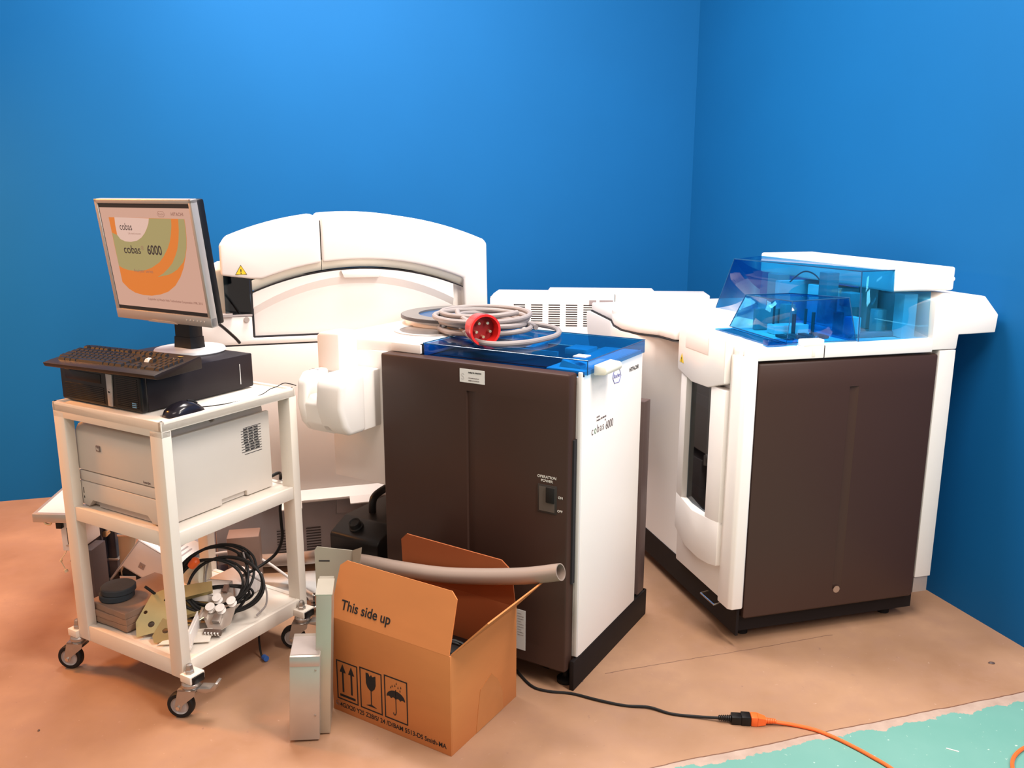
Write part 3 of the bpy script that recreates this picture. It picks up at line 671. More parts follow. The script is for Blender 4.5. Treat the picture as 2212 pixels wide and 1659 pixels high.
MB().tube([(-.024, .20, .075), (-.055, .20, .070), (-.055, .10, .072), (-.024, .10, .078)], .004, 8, sub=0).done('pull_handle', CHROME, rm)
# right block with arm
m = MB(); m.prism([(.664, .977), (.664, 1.148), (.70, 1.152), (.725, 1.168), (.865, 1.158), (.930, 1.092), (.925, 1.029), (.772, 1.027), (.768, .977)], 'xz', .0, .38, .004); m.done('right_arm', WHITE, rm)
# hinged white cover
m = MB(); m.box(.505, .757, .030, .86, 1.178, 1.258, .008, 3); m.done('white_cover', WHITE, rm)
MB().cyl((.757, .05, 1.215), (.768, .05, 1.215), .008).done('cover_pivot', WHITE, rm)
# blue main hood: thin shell
def tshell(name, mat, faces, t=.003):
    m = MB()
    for f_ in faces: m.poly(f_)
    o = m.done(name, mat, rm, 2); shell(o, t); return o
T0 = [(.345, .80, 1.238), (.385, .035, 1.250), (.510, .030, 1.252), (.515, .85, 1.245)]
B0 = [(.300, .86, 1.015), (.385, .022, 1.012), (.655, .012, 1.018), (.655, .40, 1.018)]
hd = tshell('blue_hood', BLUETD, [
    [(.345, .80, 1.238), (.385, .035, 1.250), (.510, .030, 1.252), (.515, .85, 1.245)],
    [(.345, .80, 1.238), (.300, .86, 1.015), (.385, .022, 1.012), (.385, .035, 1.250)],
    [(.385, .035, 1.250), (.385, .022, 1.012), (.655, .012, 1.018), (.655, .020, 1.178), (.510, .025, 1.178), (.510, .030, 1.252)],
    [(.345, .80, 1.238), (.515, .85, 1.245), (.515, .88, 1.015), (.300, .86, 1.015)]])
ED = bpy.data.materials['blue_acrylic_edge']
MB().tube([(.345, .80, 1.2385), (.385, .035, 1.2505), (.510, .030, 1.2525)], .0022, 6, sub=0).tube([(.385, .035, 1.25), (.385, .022, 1.012)], .0022, 6, sub=0).tube([(.345, .80, 1.238), (.300, .86, 1.015)], .002, 6, sub=0).done('hood_edge', ED, hd)
tp = [(.185, .42, 1.135), (.170, .095, 1.150), (.375, .075, 1.158), (.375, .42, 1.135)]
bt = [(.125, .42, 1.02), (.125, .045, 1.018), (.382, .030, 1.018), (.382, .42, 1.02)]
sh_ = tshell('small_hood', BLUETD, [tp, [tp[0], bt[0], bt[1], tp[1]], [tp[1], bt[1], bt[2], tp[2]], [tp[2], bt[2], bt[3], tp[3]]])
MB().tube(tp, .002, 6, closed=True, sub=0).tube([tp[1], bt[1], bt[2], tp[2]], .002, 6, sub=0).tube([tp[0], bt[0], bt[1]], .002, 6, sub=0).done('hood_edge', ED, sh_)
m = MB(); m.box(.04, .150, .02, .05, 1.012, 1.034, .001); m.box(.055, .13, .05, .40, 1.012, 1.018); o = m.done('hood_base', BLUET, rm)
MB().box(.158, .235, -.005, .03, 1.012, 1.034, .003).done('hood_latch', WHITE, rm)
# instruments under the hoods
def inst(b, mat, name='instrument_block'): 
    for q in b: MB().box(*q, .003).done(name, mat, rm)
inst([(.50, .60, .32, .50, 1.013, 1.16), (.41, .45, .10, .14, 1.013, 1.085), (.56, .60, .16, .20, 1.013, 1.10), (.20, .34, .24, .29, 1.013, 1.045), (.60, .645, .27, .33, 1.013, 1.165), (.585, .64, .06, .11, 1.013, 1.165)], WHITE)
GI = pmat('grey_instrument', (.30, .32, .32), .5)
inst([(.415, .465, .26, .31, 1.04, 1.225), (.45, .50, .17, .23, 1.11, 1.16), (.42, .47, .58, .66, 1.06, 1.19), (.41, .60, .10, .13, 1.013, 1.03)], GI)
inst([(.40, .60, .54, .57, 1.013, 1.17)], pmat('pale_instrument', (.55, .55, .54), .5), 'instrument_wall')
inst([(.19, .36, .35, .37, 1.013, 1.09), (.28, .32, .30, .34, 1.013, 1.11)], GI)
DS = pmat('dark_steel', (.12, .12, .13), .4, .6)
for a, b, z0_, z1_, r_0 in ((.30, .16, 1.02, 1.10, .006), (.25, .20, 1.02, 1.09, .007), (.22, .28, 1.02, 1.11, .004), (.33, .25, 1.02, 1.10, .005), (.43, .20, 1.013, 1.09, .018)):
    MB().cyl((a, b, z0_), (a, b, z1_), r_0).done('sampling_probe', DS, rm)
MB().tube([(.42, .5, 1.17), (.42, .42, 1.215), (.43, .36, 1.21), (.44, .31, 1.17)], .003, 6).done('probe_tube', DS, rm)
MR_ = pmat('dark_rack', (.08, .07, .07), .5)
for k in range(4): MB().box(.18 + k * .045, .205 + k * .045, .12, .20, 1.0135, 1.022).done('cuvette_rack', MR_, rm)
for a, b in ((.06, .10), (.66, .10), (.06, 1.1), (.66, 1.1)): MB().cyl((a, b, -.046), (a, b, .07), .022).done('levelling_foot', BLACKM, rm)

# ================================================================ LEFT MACHINE AGAINST THE WALL
am = thing('laboratory_analyser', 'large white analyser with arched hood behind the computer monitor', 'analyser', G('A', 0, 0), .29)
def arc(x0, z0, xm, zm, x1, z1, n):
    # circle through three points
    A = 2 * (xm - x0); B_ = 2 * (zm - z0); C_ = xm * xm + zm * zm - x0 * x0 - z0 * z0
    D = 2 * (x1 - xm); E_ = 2 * (z1 - zm); F_ = x1 * x1 + z1 * z1 - xm * xm - zm * zm
    cx_ = (C_ * E_ - F_ * B_) / (E_ * A - B_ * D); cz_ = (C_ * D - A * F_) / (B_ * D - A * E_)
    R_ = math.hypot(x0 - cx_, z0 - cz_)
    a0_ = math.atan2(z0 - cz_, x0 - cx_); a1_ = math.atan2(z1 - cz_, x1 - cx_)
    return [(cx_ + R_ * cos(a0_ + (a1_ - a0_) * k / n), cz_ + R_ * sin(a0_ + (a1_ - a0_) * k / n)) for k in range(n + 1)]
outer = arc(-.195, 1.332, .30, 1.427, .780, 1.325, 24)
inner = arc(-.105, 1.140, .33, 1.221, .700, 1.140, 20)
def arc_z(P, x):
    for (a, b), (c, e) in zip(P, P[1:]):
        if a <= x <= c: return b + (e - b) * (x - a) / (c - a)
SP = .152
L1 = [(-.212, 1.205), (-.212, 1.318)] + [p for p in outer if p[0] < SP - .002] + [(SP - .002, 1.4155)]
L1 += [(SP - .002, 1.246)] + [(a, b + .034) for a, b in reversed(inner) if -.08 < a < SP - .01] + [(-.105, 1.19)]
R1_ = [(SP + .002, 1.4155)] + [p for p in outer if p[0] > SP + .002] + [(.795, 1.31), (.800, 1.0), (.705, 1.0), (.70, 1.174)] + [(a, b + .034) for a, b in reversed(inner) if SP + .01 < a < .69] + [(SP + .002, 1.2465)]
m = MB(); m.prism(L1, 'xz', -.004, .42, .010, 3); hl_ = m.done('hood_left_section', WHITE, am, 40)
m = MB(); m.prism(R1_, 'xz', -.004, .42, .010, 3); hr_ = m.done('hood_right_section', WHITE, am, 40)
lipa = [(a, b + .040) for a, b in inner]
def strip(xa, xb, nm, par):
    P_ = [(a, b) for a, b in lipa if xa <= a <= xb]
    m = MB(); m.loft([[(a, .004, b), (a, .004, b + .004), (a, .06, b + .004), (a, .06, b - .034), (a, .030, b - .036)] for a, b in P_]); return m.done(nm, CREAM, par, 40)
lipa = sorted(lipa + [(SP - .001, arc_z(inner, SP) + .040), (SP + .001, arc_z(inner, SP) + .040)])
strip(-.11, SP, 'hood_lip', hl_); strip(SP, .70, 'hood_lip', hr_)
m = MB(); m.prism([(a, b + .002) for a, b in inner] + [(a, b + .09) for a, b in reversed(inner)], 'xz', .062, .40); m.done('hood_underside', PANEL, am, 40)
MB().box(SP - .003, SP + .003, .02, .3, 1.23, 1.40).done('hood_gap', SEAM, am)
# arched front door
ia = [(a, b) for a, b in inner]
door_top = [(a, b - .004) for a, b in ia if a < .70]
b1 = lambda x: arcz(x)
foldA = arc(-.10, 1.070, .33, 1.180, .70, 1.060, 20)
m = MB()
P1 = door_top; 
rows_ = []
for i, (a, b) in enumerate(P1):
    fz = min((abs(fx - a), fz_) for fx, fz_ in foldA)[1]
    zmid = fz + (b - fz) * .45
    rows_.append([(a, .016, b), (a, .014, b - .004), (a, .012, fz + .012), (a, .026, fz - .018), (a, .026, .974), (a, .06, .974), (a, .06, b)])
m.loft(rows_); fd = m.done('arched_door', WHITE, am, 20)
m = MB(); m.prism([(.222, 1.214), (.378, 1.212), (.368, 1.186), (.232, 1.186)], 'xz', -.006, .02, .004); m.done('door_grip', WHITE, fd)
m = MB(); m.loft([[(a, .012, b + .0005), (a, .03, b + .0005), (a, .03, b - .0035), (a, .0145, b - .0035)] for a, b in inner]); m.box(-.108, .70, .014, .03, .968, .974); m.box(-.110, -.104, .014, .03, .97, 1.14); m.done('door_seam', SEAM, am)
# body
m = MB(); m.prism([(-.300, .945), (-.300, 1.035), (-.29, 1.052), (-.112, 1.052), (-.112, .968), (.95, .968), (.95, .945)], 'xz', .0, .75, .004); m.done('deck', WHITE, am)
m = MB(); m.box(-.302, .95, .0, .75, .352, .941, .005); m.done('lower_panel', WHITE, am)
MB().box(-.298, .948, .003, .7, .938, .949).done('body_seam', SEAM, am)
MB().box(.38, .384, -.0006, .01, .355, .40).done('panel_seam', SEAM, am)
m = MB(); m.box(-.10, .80, .05, .42, .97, 1.20); m.done('inner_body', WHITE, am)
MB().cyl((-.131, -.006, 1.040), (-.131, .004, 1.040), .010).done('round_button', pmat('taupe_button', (.42, .36, .33), .5), am)
wp = MB().prism([(-.160, 1.208), (-.120, 1.208), (-.140, 1.242)], 'xz', -.0055, -.0045).done('warning_triangle', YEL, hl_, label='yellow warning triangle')
MB().tube([(-.160, -.0058, 1.208), (-.120, -.0058, 1.208), (-.140, -.0058, 1.242)], .0012, 4, closed=True, sub=0).done('triangle_border', INK, wp)
text(wp, 'warning_mark', '!', .024, (-.1435, -.0062, 1.211), F, ZU, INK, .0004)
# dark side window under the hood's left end
m = MB(); m.box(-.205, -.112, .012, .016, 1.053, 1.205); sw_ = m.done('side_window', SMOKE, am)
m = MB(); m.box(-.112, -.105, .005, .3, 1.053, 1.20); m.done('window_post', SEAM, am)
MB().box(-.19, -.115, .10, .12, 1.053, 1.19).done('window_interior', pmat('deep_blue_interior', (.012, .035, .06), .4, noise=.2), am)
MB().box(-.21, -.11, -.002, .03, 1.053, 1.058).box(-.235, -.18, -.01, .05, 1.052, 1.063).done('window_base', GREYP, am)
# rounded shoulder at the back left
m = MB(); m.prism([(-.30, 1.05), (-.295, 1.17), (-.275, 1.205), (-.24, 1.222), (-.19, 1.225), (-.19, 1.05)], 'xz', .10, .50, .012, 3); m.done('rear_shoulder', CREAM, am)
# ledge and base
m = MB(); m.prism([(.006, .356), (-.052, .328), (-.052, .322), (.006, .340)], 'yz', -.30, .95)
for a, b in ((-.05, .030), (.215, .305), (.50, .60)): m.prism([(-.052, .328), (-.074, .306), (-.074, .302), (-.052, .321)], 'yz', a, b)
m.prism([(-.052, .328), (-.068, .312), (-.068, .308), (-.052, .321)], 'yz', .375, .41)
m.done('ledge', WHITE, am)
m = MB(); m.box(-.30, .95, .004, .02, .298, .345); m.done('ledge_backing', PANEL, am)
base = MB().box(-.30, .95, .05, .70, .055, .31, .003).done('base_cabinet', pmat('base_metal', (.34, .30, .30), .5, .2, noise=.05), am)
VS = pmat('vent_shadow', (.06, .05, .05), .5)
for c0 in (-.07, .045, .165, .285):
    m = MB()
    for k in range(9): m.box(c0, c0 + .058, .047, .052, .078 + k * .0115, .0815 + k * .0115)
    m.done('base_vent', VS, base)
m = MB(); m.box(.17, .27, .044, .05, .225, .30, .002); m.box(.165, .169, .046, .05, .22, .30); m.done('access_plate', MATS['base_metal'], base)
for a in (-.2, .3, .85): MB().cyl((a, .2, 0), (a, .2, .06), .025).done('levelling_foot', BLACKM, am)

# ================================================================ VENTED CABINET BY THE BACK WALL
bt_ = thing('equipment_cabinet', 'white cabinet with five columns of vent slots near the wall corner', 'cabinet', (-.112, 4.34, 0), -.060)
m = MB(); m.prism([(0, .03), (0, .985), (.03, 1.006), (1.10, 1.006), (1.10, .03)], 'xz', 0, .20, .003); m.done('body', WHITE, bt_)
m = MB(); m.prism([(.29, 1.006), (.30, 1.020), (.83, 1.020), (.84, 1.006)], 'xz', .02, .2, .002); m.prism([(.0, .988), (.035, 1.020), (.045, 1.020), (.04, 1.004)], 'xz', .0, .02); m.done('top_cap', WHITE, bt_)
MB().box(.628, .631, -.001, .2, .1, 1.0065).done('panel_seam', SEAM, bt_)
for c in range(5):
    m = MB()
    for k in range(10): m.box(.120 + c * .088, .178 + c * .088, -.0012, .004, .845 + k * .0116, .8500 + k * .0116)
    m.done('vent_column', SEAM, bt_)
MB().box(.50, .536, -.001, .003, .948, .978).box(.552, .62, -.0008, .003, .90, .978).done('label_plate', pmat('taupe_label', (.30, .25, .25), .5), bt_)
MB().box(.0, 1.1, .02, .18, 0, .03).done('plinth', PLINTH, bt_)
#@@OBJ
# ================================================================ THINGS ON THE CART'S BOTTOM SHELF (cart axes)
CY = 1.044; SZ = .166
def cpos(x, y, z): return G('C', x, y, z)
labs = ['weathered wooden board on the bottom cart shelf, lowest of the stack', 'weathered wooden board on the bottom cart shelf, middle of the stack', 'weathered wooden board under the grey rubber discs, topmost of its stack']
for k in range(3):
    b_ = MB(Matrix.Rotation(rad((0, 1.2, -.8)[k]), 4, 'Z'))
    w, d_ = .235 + .004 * k, .182
    rr_ = random.Random(k + 5); pts_ = []
    for i in range(12): pts_.append((w * i / 12, -rr_.uniform(0, .003)))
    for i in range(12): pts_.append((w + rr_.uniform(0, .003), d_ * i / 12))
    for i in range(12): pts_.append((w - w * i / 12, d_ + rr_.uniform(0, .002)))
    for i in range(12): pts_.append((-rr_.uniform(0, .003), d_ - d_ * i / 12))
    b_.prism(pts_, 'xy', 0, .0205, .0015, 1)
    o = b_.done('wooden_board', WOODT if k == 2 else WOOD); o.location = cpos(.037, .298, SZ + .0035 + .021 * k); o.rotation_euler = (0, 0, CY)
    tag(o, labs[k], 'board', 'boards stacked on the bottom cart shelf')
for k, (lb_, dx) in enumerate((('slate grey rubber disc lying on the wooden boards, lower of two', 0), ('slate grey rubber disc on top of the other disc', .004))):
    o = MB().lathe([(0, 0), (.050, 0), (.053, .003), (.053, .017), (.050, .020), (.0, .020)], (0, 0, 0), n=48).done('rubber_disc', GRUBBER)
    o.location = cpos(.098 + dx, .420 - dx, SZ + .0675 + .0205 * k); tag(o, lb_, 'disc', 'rubber discs on the boards')
def plate(outline, holes, t, bend=None):
    """flat plate outline in xy with round holes made by bridging"""
    m = MB(); tb = bmesh.new(); es = []
    def loop(P):
        V = [tb.verts.new((a, b, 0)) for a, b in P]
        for i in range(len(V)): es.append(tb.edges.new((V[i], V[(i + 1) % len(V)])))
    loop(outline)
    for (hx_, hy_, hr) in holes: loop([(hx_ + hr * cos(2 * pi * k / 16), hy_ + hr * sin(2 * pi * k / 16)) for k in range(16)])
    bmesh.ops.triangle_fill(tb, use_beauty=True, edges=es)
    r = bmesh.ops.extrude_face_region(tb, geom=tb.faces[:])
    for v in [e for e in r['geom'] if isinstance(e, bmesh.types.BMVert)]: v.co.z += t
    bmesh.ops.recalc_face_normals(tb, faces=tb.faces[:])
    return tb
# yellow zinc plates leaning on the boards
g1 = MB(); g1.add(plate([(0, 0), (.075, .0), (.105, .03), (.12, .085), (.235, .085), (.235, .125), (.10, .14), (.05, .13), (.0, .05)], [(.045, .03, .010), (.03, .075, .006), (.09, .10, .004)], .0025))
g1.box(.12, .235, .083, .0855, 0, .018)
o = g1.done('metal_bracket', ZINC); o.location = cpos(-.002 + .034, .245, SZ + .004); o.rotation_euler = (Matrix.Rotation(CY, 3, 'Z') @ Matrix.Rotation(rad(-38), 3, 'Z') @ Matrix.Rotation(rad(38), 3, 'X') @ Matrix.Rotation(rad(-12), 3, 'Y')).to_euler()
tag(o, 'yellow zinc-plated bracket with holes leaning against the wooden boards', 'bracket')
g2 = MB(); g2.add(plate([(0, 0), (.035, -.012), (.065, .0), (.085, .04), (.10, .055), (.21, .055), (.21, .085), (.085, .095), (.045, .085), (.0, .025)], [(.040, .030, .010)], .0025))
g2.box(.10, .21, .053, .0555, 0, .016); g2.tube([(.09, .02, .012), (.12, .015, .014), (.16, .03, .012)], .0018, 6)
o = g2.done('metal_bracket', ZINC); o.location = cpos(.036, .170, SZ + .005); o.rotation_euler = (Matrix.Rotation(CY, 3, 'Z') @ Matrix.Rotation(rad(-28), 3, 'Z') @ Matrix.Rotation(rad(24), 3, 'X') @ Matrix.Rotation(rad(-6), 3, 'Y')).to_euler()
tag(o, 'smaller shiny yellow zinc bracket with one big hole near the cart leg', 'bracket')
g3 = MB(); g3.add(plate([(0, 0), (.03, .055), (.15, .055), (.15, 0)], [(.07, .018, .006)], .002)); g3.box(.03, .15, .053, .055, 0, .012)
o = g3.done('metal_bracket', CARTW); o.location = cpos(.034, .150, SZ + .004); o.rotation_euler = (Matrix.Rotation(CY, 3, 'Z') @ Matrix.Rotation(rad(-52), 3, 'Z') @ Matrix.Rotation(rad(6), 3, 'X')).to_euler()
tag(o, 'flat cream bracket with one small hole at the front edge of the shelf', 'bracket')
g4 = MB(); g4.box(0, .13, 0, .004, 0, .062, .001); g4.box(0, .13, 0, .035, 0, .003); g4.box(.0, .03, -.001, .004, .0, .010)
g4.box(.01, .12, -.003, .001, .01, .05, .001)
o = g4.done('metal_bracket', WHITE); o.location = cpos(.062, .040, SZ + .004); o.rotation_euler = (0, 0, CY + rad(38))
tag(o, 'white folded bracket just right of the near cart leg', 'bracket')
# white housing with a dark opening
hs = thing('metal_housing', 'white angular housing with a dark opening under the black cable coil', 'housing', cpos(.235, .115, SZ + .004), CY + rad(22))
m = MB(); m.box(0, .11, 0, .003, 0, .085, .001); m.box(0, .003, .0, .17, .062, .085); m.box(0, .003, .0, .03, 0, .085); m.box(0, .003, .14, .17, 0, .085); m.box(0, .11, 0, .17, .082, .085, .001); m.box(.107, .11, 0, .17, 0, .085)
m.box(0, .11, .167, .17, 0, .085)
m.done('shell', WHITE, hs)
MB().box(.02, .10, .02, .15, 0, .05).done('inner_plate', ZINC, hs)
MB().cyl((.012, .085, .02), (.018, .085, .055), .008).done('screw_post', DULLM, hs)
# octagonal plate with four rollers
RS_ = 1.25
rp = thing('roller_plate', 'octagonal grey metal plate with four white rollers on the cart shelf', 'plate', cpos(.222, .085, SZ + .050), rot=(Matrix.Rotation(rad(85), 3, 'Z') @ Matrix.Rotation(rad(-32), 3, 'Y')).to_euler())
rp.scale = (1.12, 1.12, 1.12)
oc = [(-.062, -.018), (-.040, -.040), (.030, -.040), (.058, -.012), (.058, .018), (.036, .038), (-.030, .038), (-.062, .014)]
MB().add(plate(oc, [], .003)).done('plate', STEEL, rp)
MB().box(.055, .078, -.002, .012, 0, .014, .001).done('tab', pmat('brown_tab', (.14, .08, .06), .4), rp)
for (a, b) in ((.030, .016), (.022, -.028), (-.002, -.004), (-.0, .026)):
    MB().lathe([(0, 0), (.012, 0), (.013, .003), (.008, .007), (.008, .011), (.0125, .015), (.013, .018), (.006, .019), (.0, .017)], (a, b, .004), n=28).done('roller', WHITE, rp)
MB().box(-.042, -.018, -.012, .010, .003, .016, .002).done('block', DULLM, rp)
m = MB(); m.box(-.078, -.064, -.026, .022, .0, .015, .002); cn = m.done('connector', pmat('brown_connector', (.10, .065, .05), .4), rp)
for k in range(5): MB().box(-.0785, -.075, -.022 + k * .009, -.018 + k * .009, .003, .0152).done('contact', LABEL, cn)
MB().box(-.10, -.0, .045, .052, .002, .016, .001).box(-.03, .0, .03, .052, .002, .010).done('side_arm', STEEL, rp)
# cream adapter block
ad = thing('power_adapter', 'cream chamfered plastic adapter block inside the black cable loops', 'adapter', cpos(.255, .215, SZ + .090), CY + rad(15))
m = MB(); m.prism([(0, .0), (-.006, .02), (.0, .058), (.014, .068), (.062, .068), (.07, .055), (.07, 0)], 'xz', 0, .062, .005); m.done('body', pmat('cream_adapter', (.74, .67, .52), .5, noise=.02), ad)
MB().box(.028, .030, -.0008, .0628, .0, .0688).done('seam', pmat('cream_shadow', (.5, .43, .32), .5), ad)
# corrugated pale cover
cv = MB(); pts_ = [(0, 0)]
for k in range(6): pts_ += [(.004 + k * .020, -.003), (.012 + k * .020, -.003), (.017 + k * .020, .001)]
pts_ += [(.122, 0), (.122, .12), (0, .12)]
cv.prism(pts_, 'xy', 0, .058, .001); o = cv.done('ribbed_cover', pmat('pale_grey_plastic', (.58, .54, .53), .5)); o.location = cpos(.352, .165, SZ + .004); o.rotation_euler = (0, 0, CY)
tag(o, 'pale grey ribbed plastic cover at the back of the bottom cart shelf', 'cover')
# cable coils (upright loops)
ct_ = thing('power_cable', 'messy black cable coil standing on the bottom cart shelf', 'cable', cpos(.285, .150, SZ + .004), 0)
rnd = random.Random(11); pts_ = []
for i in range(7 * 14):
    t = i / 14; a = 2 * pi * i / 14 + .3; R_ = .108 + .018 * sin(2.1 * t + .5) + .012 * sin(a + t * 1.9)
    u_ = R_ * cos(a) * (1.05 + .06 * sin(t * 3)) + .012 * sin(t * 2); v_ = R_ * .80 * sin(a) + .008 * cos(t * 2.3)
    pts_.append((u_, -.03 + v_ * .55 + .010 * sin(t * 4 + a), max(.118 + v_ * .86, .01)))
m = MB(); m.tube(pts_, .0043, 8, sub=4)
m.tube([(-.09, -.03, .08), (-.13, -.05, .085), (-.165, -.06, .06), (-.16, -.06, .02), (-.10, -.06, .012), (-.02, -.07, .010), (.05, -.06, .02), (.10, -.03, .08)], .0048, 8)
m.tube([(-.16, -.05, .05), (-.19, -.06, .09), (-.215, -.07, .12)], .0048, 8)
m.done('cable', RUBBER, ct_)
m = MB(); pts_ = []
for i in range(4 * 12):
    t = i / 12; a = 2 * pi * i / 12; pts_.append((.02 + (.07 + .008 * sin(t * 2)) * cos(a), .0 + .03 * sin(a + t) * .5, .055 + .028 * sin(a) + .004 * t))
m.tube(pts_, .004, 8, sub=4); m.done('inner_loop', RUBBER, ct_)
MB().lathe([(0, 0), (.012, 0), (.014, .006), (.014, .028), (.008, .034), (0, .034)], (-.085, -.02, .165), (.6, 0, .7), n=16).done('orange_plug', ORANGE, ct_, label='orange plug end')
gy = thing('signal_cable', 'thin grey cable looped among the black coil on the cart', 'cable', cpos(.34, .16, SZ + .004), 0)
MB().tube([(-.06, -.03, .17), (-.075, -.03, .12), (-.07, -.05, .06), (-.04, -.07, .02), (.0, -.07, .02), (.05, -.05, .08), (.06, -.04, .15), (.055, -.04, .20)], .003, 8).tube([(-.03, 0, .16), (.03, -.02, .135), (.08, -.03, .11), (.115, -.03, .08), (.125, -.06, .03), (.10, -.09, .004)], .003, 8).done('cable', CABLEG, gy)
# pale tray lying behind on the shelf, and a cream strip
o = MB().box(0, .17, 0, .03, 0, .045, .002).done('metal_channel', CARTW); o.location = cpos(.29, .433, SZ + .004); o.rotation_euler = (0, 0, CY); tag(o, 'cream metal channel lying along the rear edge of the bottom cart shelf', 'channel')

# ================================================================ SALVAGED PARTS ON THE FLOOR BEHIND THE CART
tr = thing('instrument_tray', 'white metal tray with connector box beneath, left behind the cart', 'tray', (-1.60, 2.70, 0), rad(-4))
TS = [(0, 0), (.155, .0), (.115, .43), (-.085, .43)]
m = MB(); m.prism(TS, 'xy', .425, .455, .002); m.done('top_plate', STEEL, tr)
MB().prism([(.012, .012), (.145, .012), (.105, .42), (-.070, .42)], 'xy', .455, .4565).done('top_sheet', pmat('pale_sheet', (.62, .58, .60), .5), tr)
cb = MB().box(.055, .11, .06, .20, .30, .424, .002).done('connector_box', PANEL, tr)
MB().box(.048, .068, .045, .062, .385, .424, .002).done('black_socket', BLACK, cb)
MB().box(.078, .086, .056, .061, .325, .385).done('edge_connector', BLACK, cb); MB().box(.098, .106, .056, .061, .335, .415).done('edge_connector', BLACK, cb); MB().box(.07, .105, .056, .06, .318, .322).done('slot', STEEL, cb)
MB().tube([(.018, .03, .425), (.024, .03, .41), (.040, .03, .408), (.046, .03, .42)], .004, 8).done('wire_hook', BRASS, tr)
MB().box(.115, .150, .07, .16, .0, .30, .003).done('pedestal', pmat('dark_pedestal', (.08, .06, .06), .5), tr)
m = MB(); m.tube([(.065, .07, .30), (.058, .06, .285), (.050, .05, .27), (.054, .05, .255), (.062, .05, .235)], .0016, 6); m.cyl((.062, .05, .235), (.066, .05, .226), .006); m.cyl((.052, .05, .272), (.049, .05, .264), .004); m.done('dangling_wire', pmat('ivory_wire', (.75, .62, .42), .5), tr)
bc = thing('instrument_case', 'black case with brown lower half on the floor behind the boards', 'case', (-1.50, 3.11, 0), rad(5))
MB().box(-.20, -.03, 0, .22, .115, .26, .006).done('black_body', pmat('gloss_black_case', (.02, .025, .04), .2), bc)
MB().box(-.20, -.03, -.004, .2, .0, .112, .003).done('lower_body', pmat('dark_brown_case', (.07, .045, .04), .5), bc)
MB().box(-.205, -.025, -.006, .225, .110, .116).done('rim', STEEL, bc)
# brackets standing on the case
sb = thing('probe_bracket', 'tall ivory probe bracket standing left of the printer behind the cart', 'bracket', (-1.545, 3.02, 0), rad(10))
m = MB(); m.box(-.012, .0, .0, .014, .36, .67, .002); m.done('post', pmat('ivory_post', (.62, .50, .32), .45), sb)
m = MB(); m.prism([(-.06, .50), (-.055, .56), (-.035, .60), (-.012, .62), (-.012, .50)], 'xz', .02, .05, .004); m.done('ivory_cover', CREAM, sb)
MB().box(-.05, .0, .02, .08, .0, .50, .003).done('column', pmat('gloss_black_case', (.02, .025, .04), .2), sb)
m = MB(); m.tube([(-.008, .0, .49), (-.02, -.01, .46), (-.035, -.01, .42), (-.01, -.01, .41)], .004, 8); m.box(-.03, .05, -.01, .03, .42, .428); m.box(-.02, .06, -.01, .02, .385, .392); m.tube([(-.03, 0, .60), (-.05, 0, .612), (-.07, 0, .61)], .002, 6); m.done('wire_frame', CHROME, sb)
cb2 = thing('probe_bracket', 'chrome and tan bracket with a round joint hanging behind the middle shelf', 'bracket', (-1.50, 3.08, 0), 0)
m = MB(); m.prism([(-.01, .06), (-.005, .30), (.02, .35), (.06, .35), (.06, .20), (.045, .14), (.05, .05), (.035, .05), (.028, .12), (.012, .05)], 'xz', 0, .004, .001); m.done('tan_plate', pmat('tan_plate', (.50, .40, .28), .4, .4), cb2)
MB().tube([(-.02, -.01, .34), (-.035, -.012, .27), (-.045, -.012, .24)], .005, 8).done('arm', CHROME, cb2)
MB().box(.0, .05, -.02, .0, .225, .235, .001).done('clip', CHROME, cb2); MB().box(-.01, .07, -.012, -.004, .0, .06, .001).done('foot_plate', CHROME, cb2)
MB().cyl((-.045, -.02, .235), (-.045, .0, .235), .012).done('round_joint', BRASS, cb2)
o = MB().prism([(0, 0), (.09, .0), (.12, .05), (.07, .09), (0, .09)], 'xy', 0, .006, .001).done('sheet_metal_offcut', STRIP); o.location = (-1.70, 3.10, .001); o.rotation_euler = (rad(0), 0, rad(-10)); tag(o, 'small pale sheet with cut corners on the floor behind the left cart leg', 'sheet')
vc = thing('vented_cover', 'white vented housing tipped on its side behind the cart', 'cover', (-1.565, 3.09, .03), rot=(Matrix.Rotation(rad(-12), 3, 'Z') @ Matrix.Rotation(rad(27), 3, 'Y')).to_euler())
m = MB(); 
m.prism([(0, .0), (.05, .23), (.235, .23), (.235, .09), (.03, .09)], 'xz', .0, .006, .001)
m.prism([(0, .0), (.05, .23), (.235, .23), (.235, .09), (.03, .09)], 'xz', .22, .226, .001)
m.box(.05, .235, 0, .226, .224, .23, .001); m.box(.03, .235, 0, .226, .09, .096, .001)
m.prism([(0, 0), (.05, .23), (.056, .23), (.006, 0)], 'xz', 0, .226)
m.done('shell', WHITE, vc)
for k in range(7): MB().box(.10 + k * .018, .106 + k * .018, .03, .12, .2295, .2312).done('vent_slot', GREYP, vc)
for a in (.09, .19):
    q = MB().box(a, a + .024, -.002, .004, .125, .149).done('screw_plate', pmat('taupe_plate', (.34, .27, .25), .5), vc); MB().cyl((a + .012, -.004, .137), (a + .012, .0, .137), .004).done('screw', DULLM, q)
MB().box(.035, .235, .003, .2, .045, .088).done('dark_interior', BLACKM, vc)
o = MB().box(0, .12, 0, .012, 0, .20, .002).done('plastic_sheet', pmat('pale_blue_panel', (.55, .60, .72), .4)); o.location = (-1.30, 3.19, .002); o.rotation_euler = (rad(-4), 0, rad(5)); tag(o, 'pale bluish white sheet standing behind the near cart leg', 'sheet')
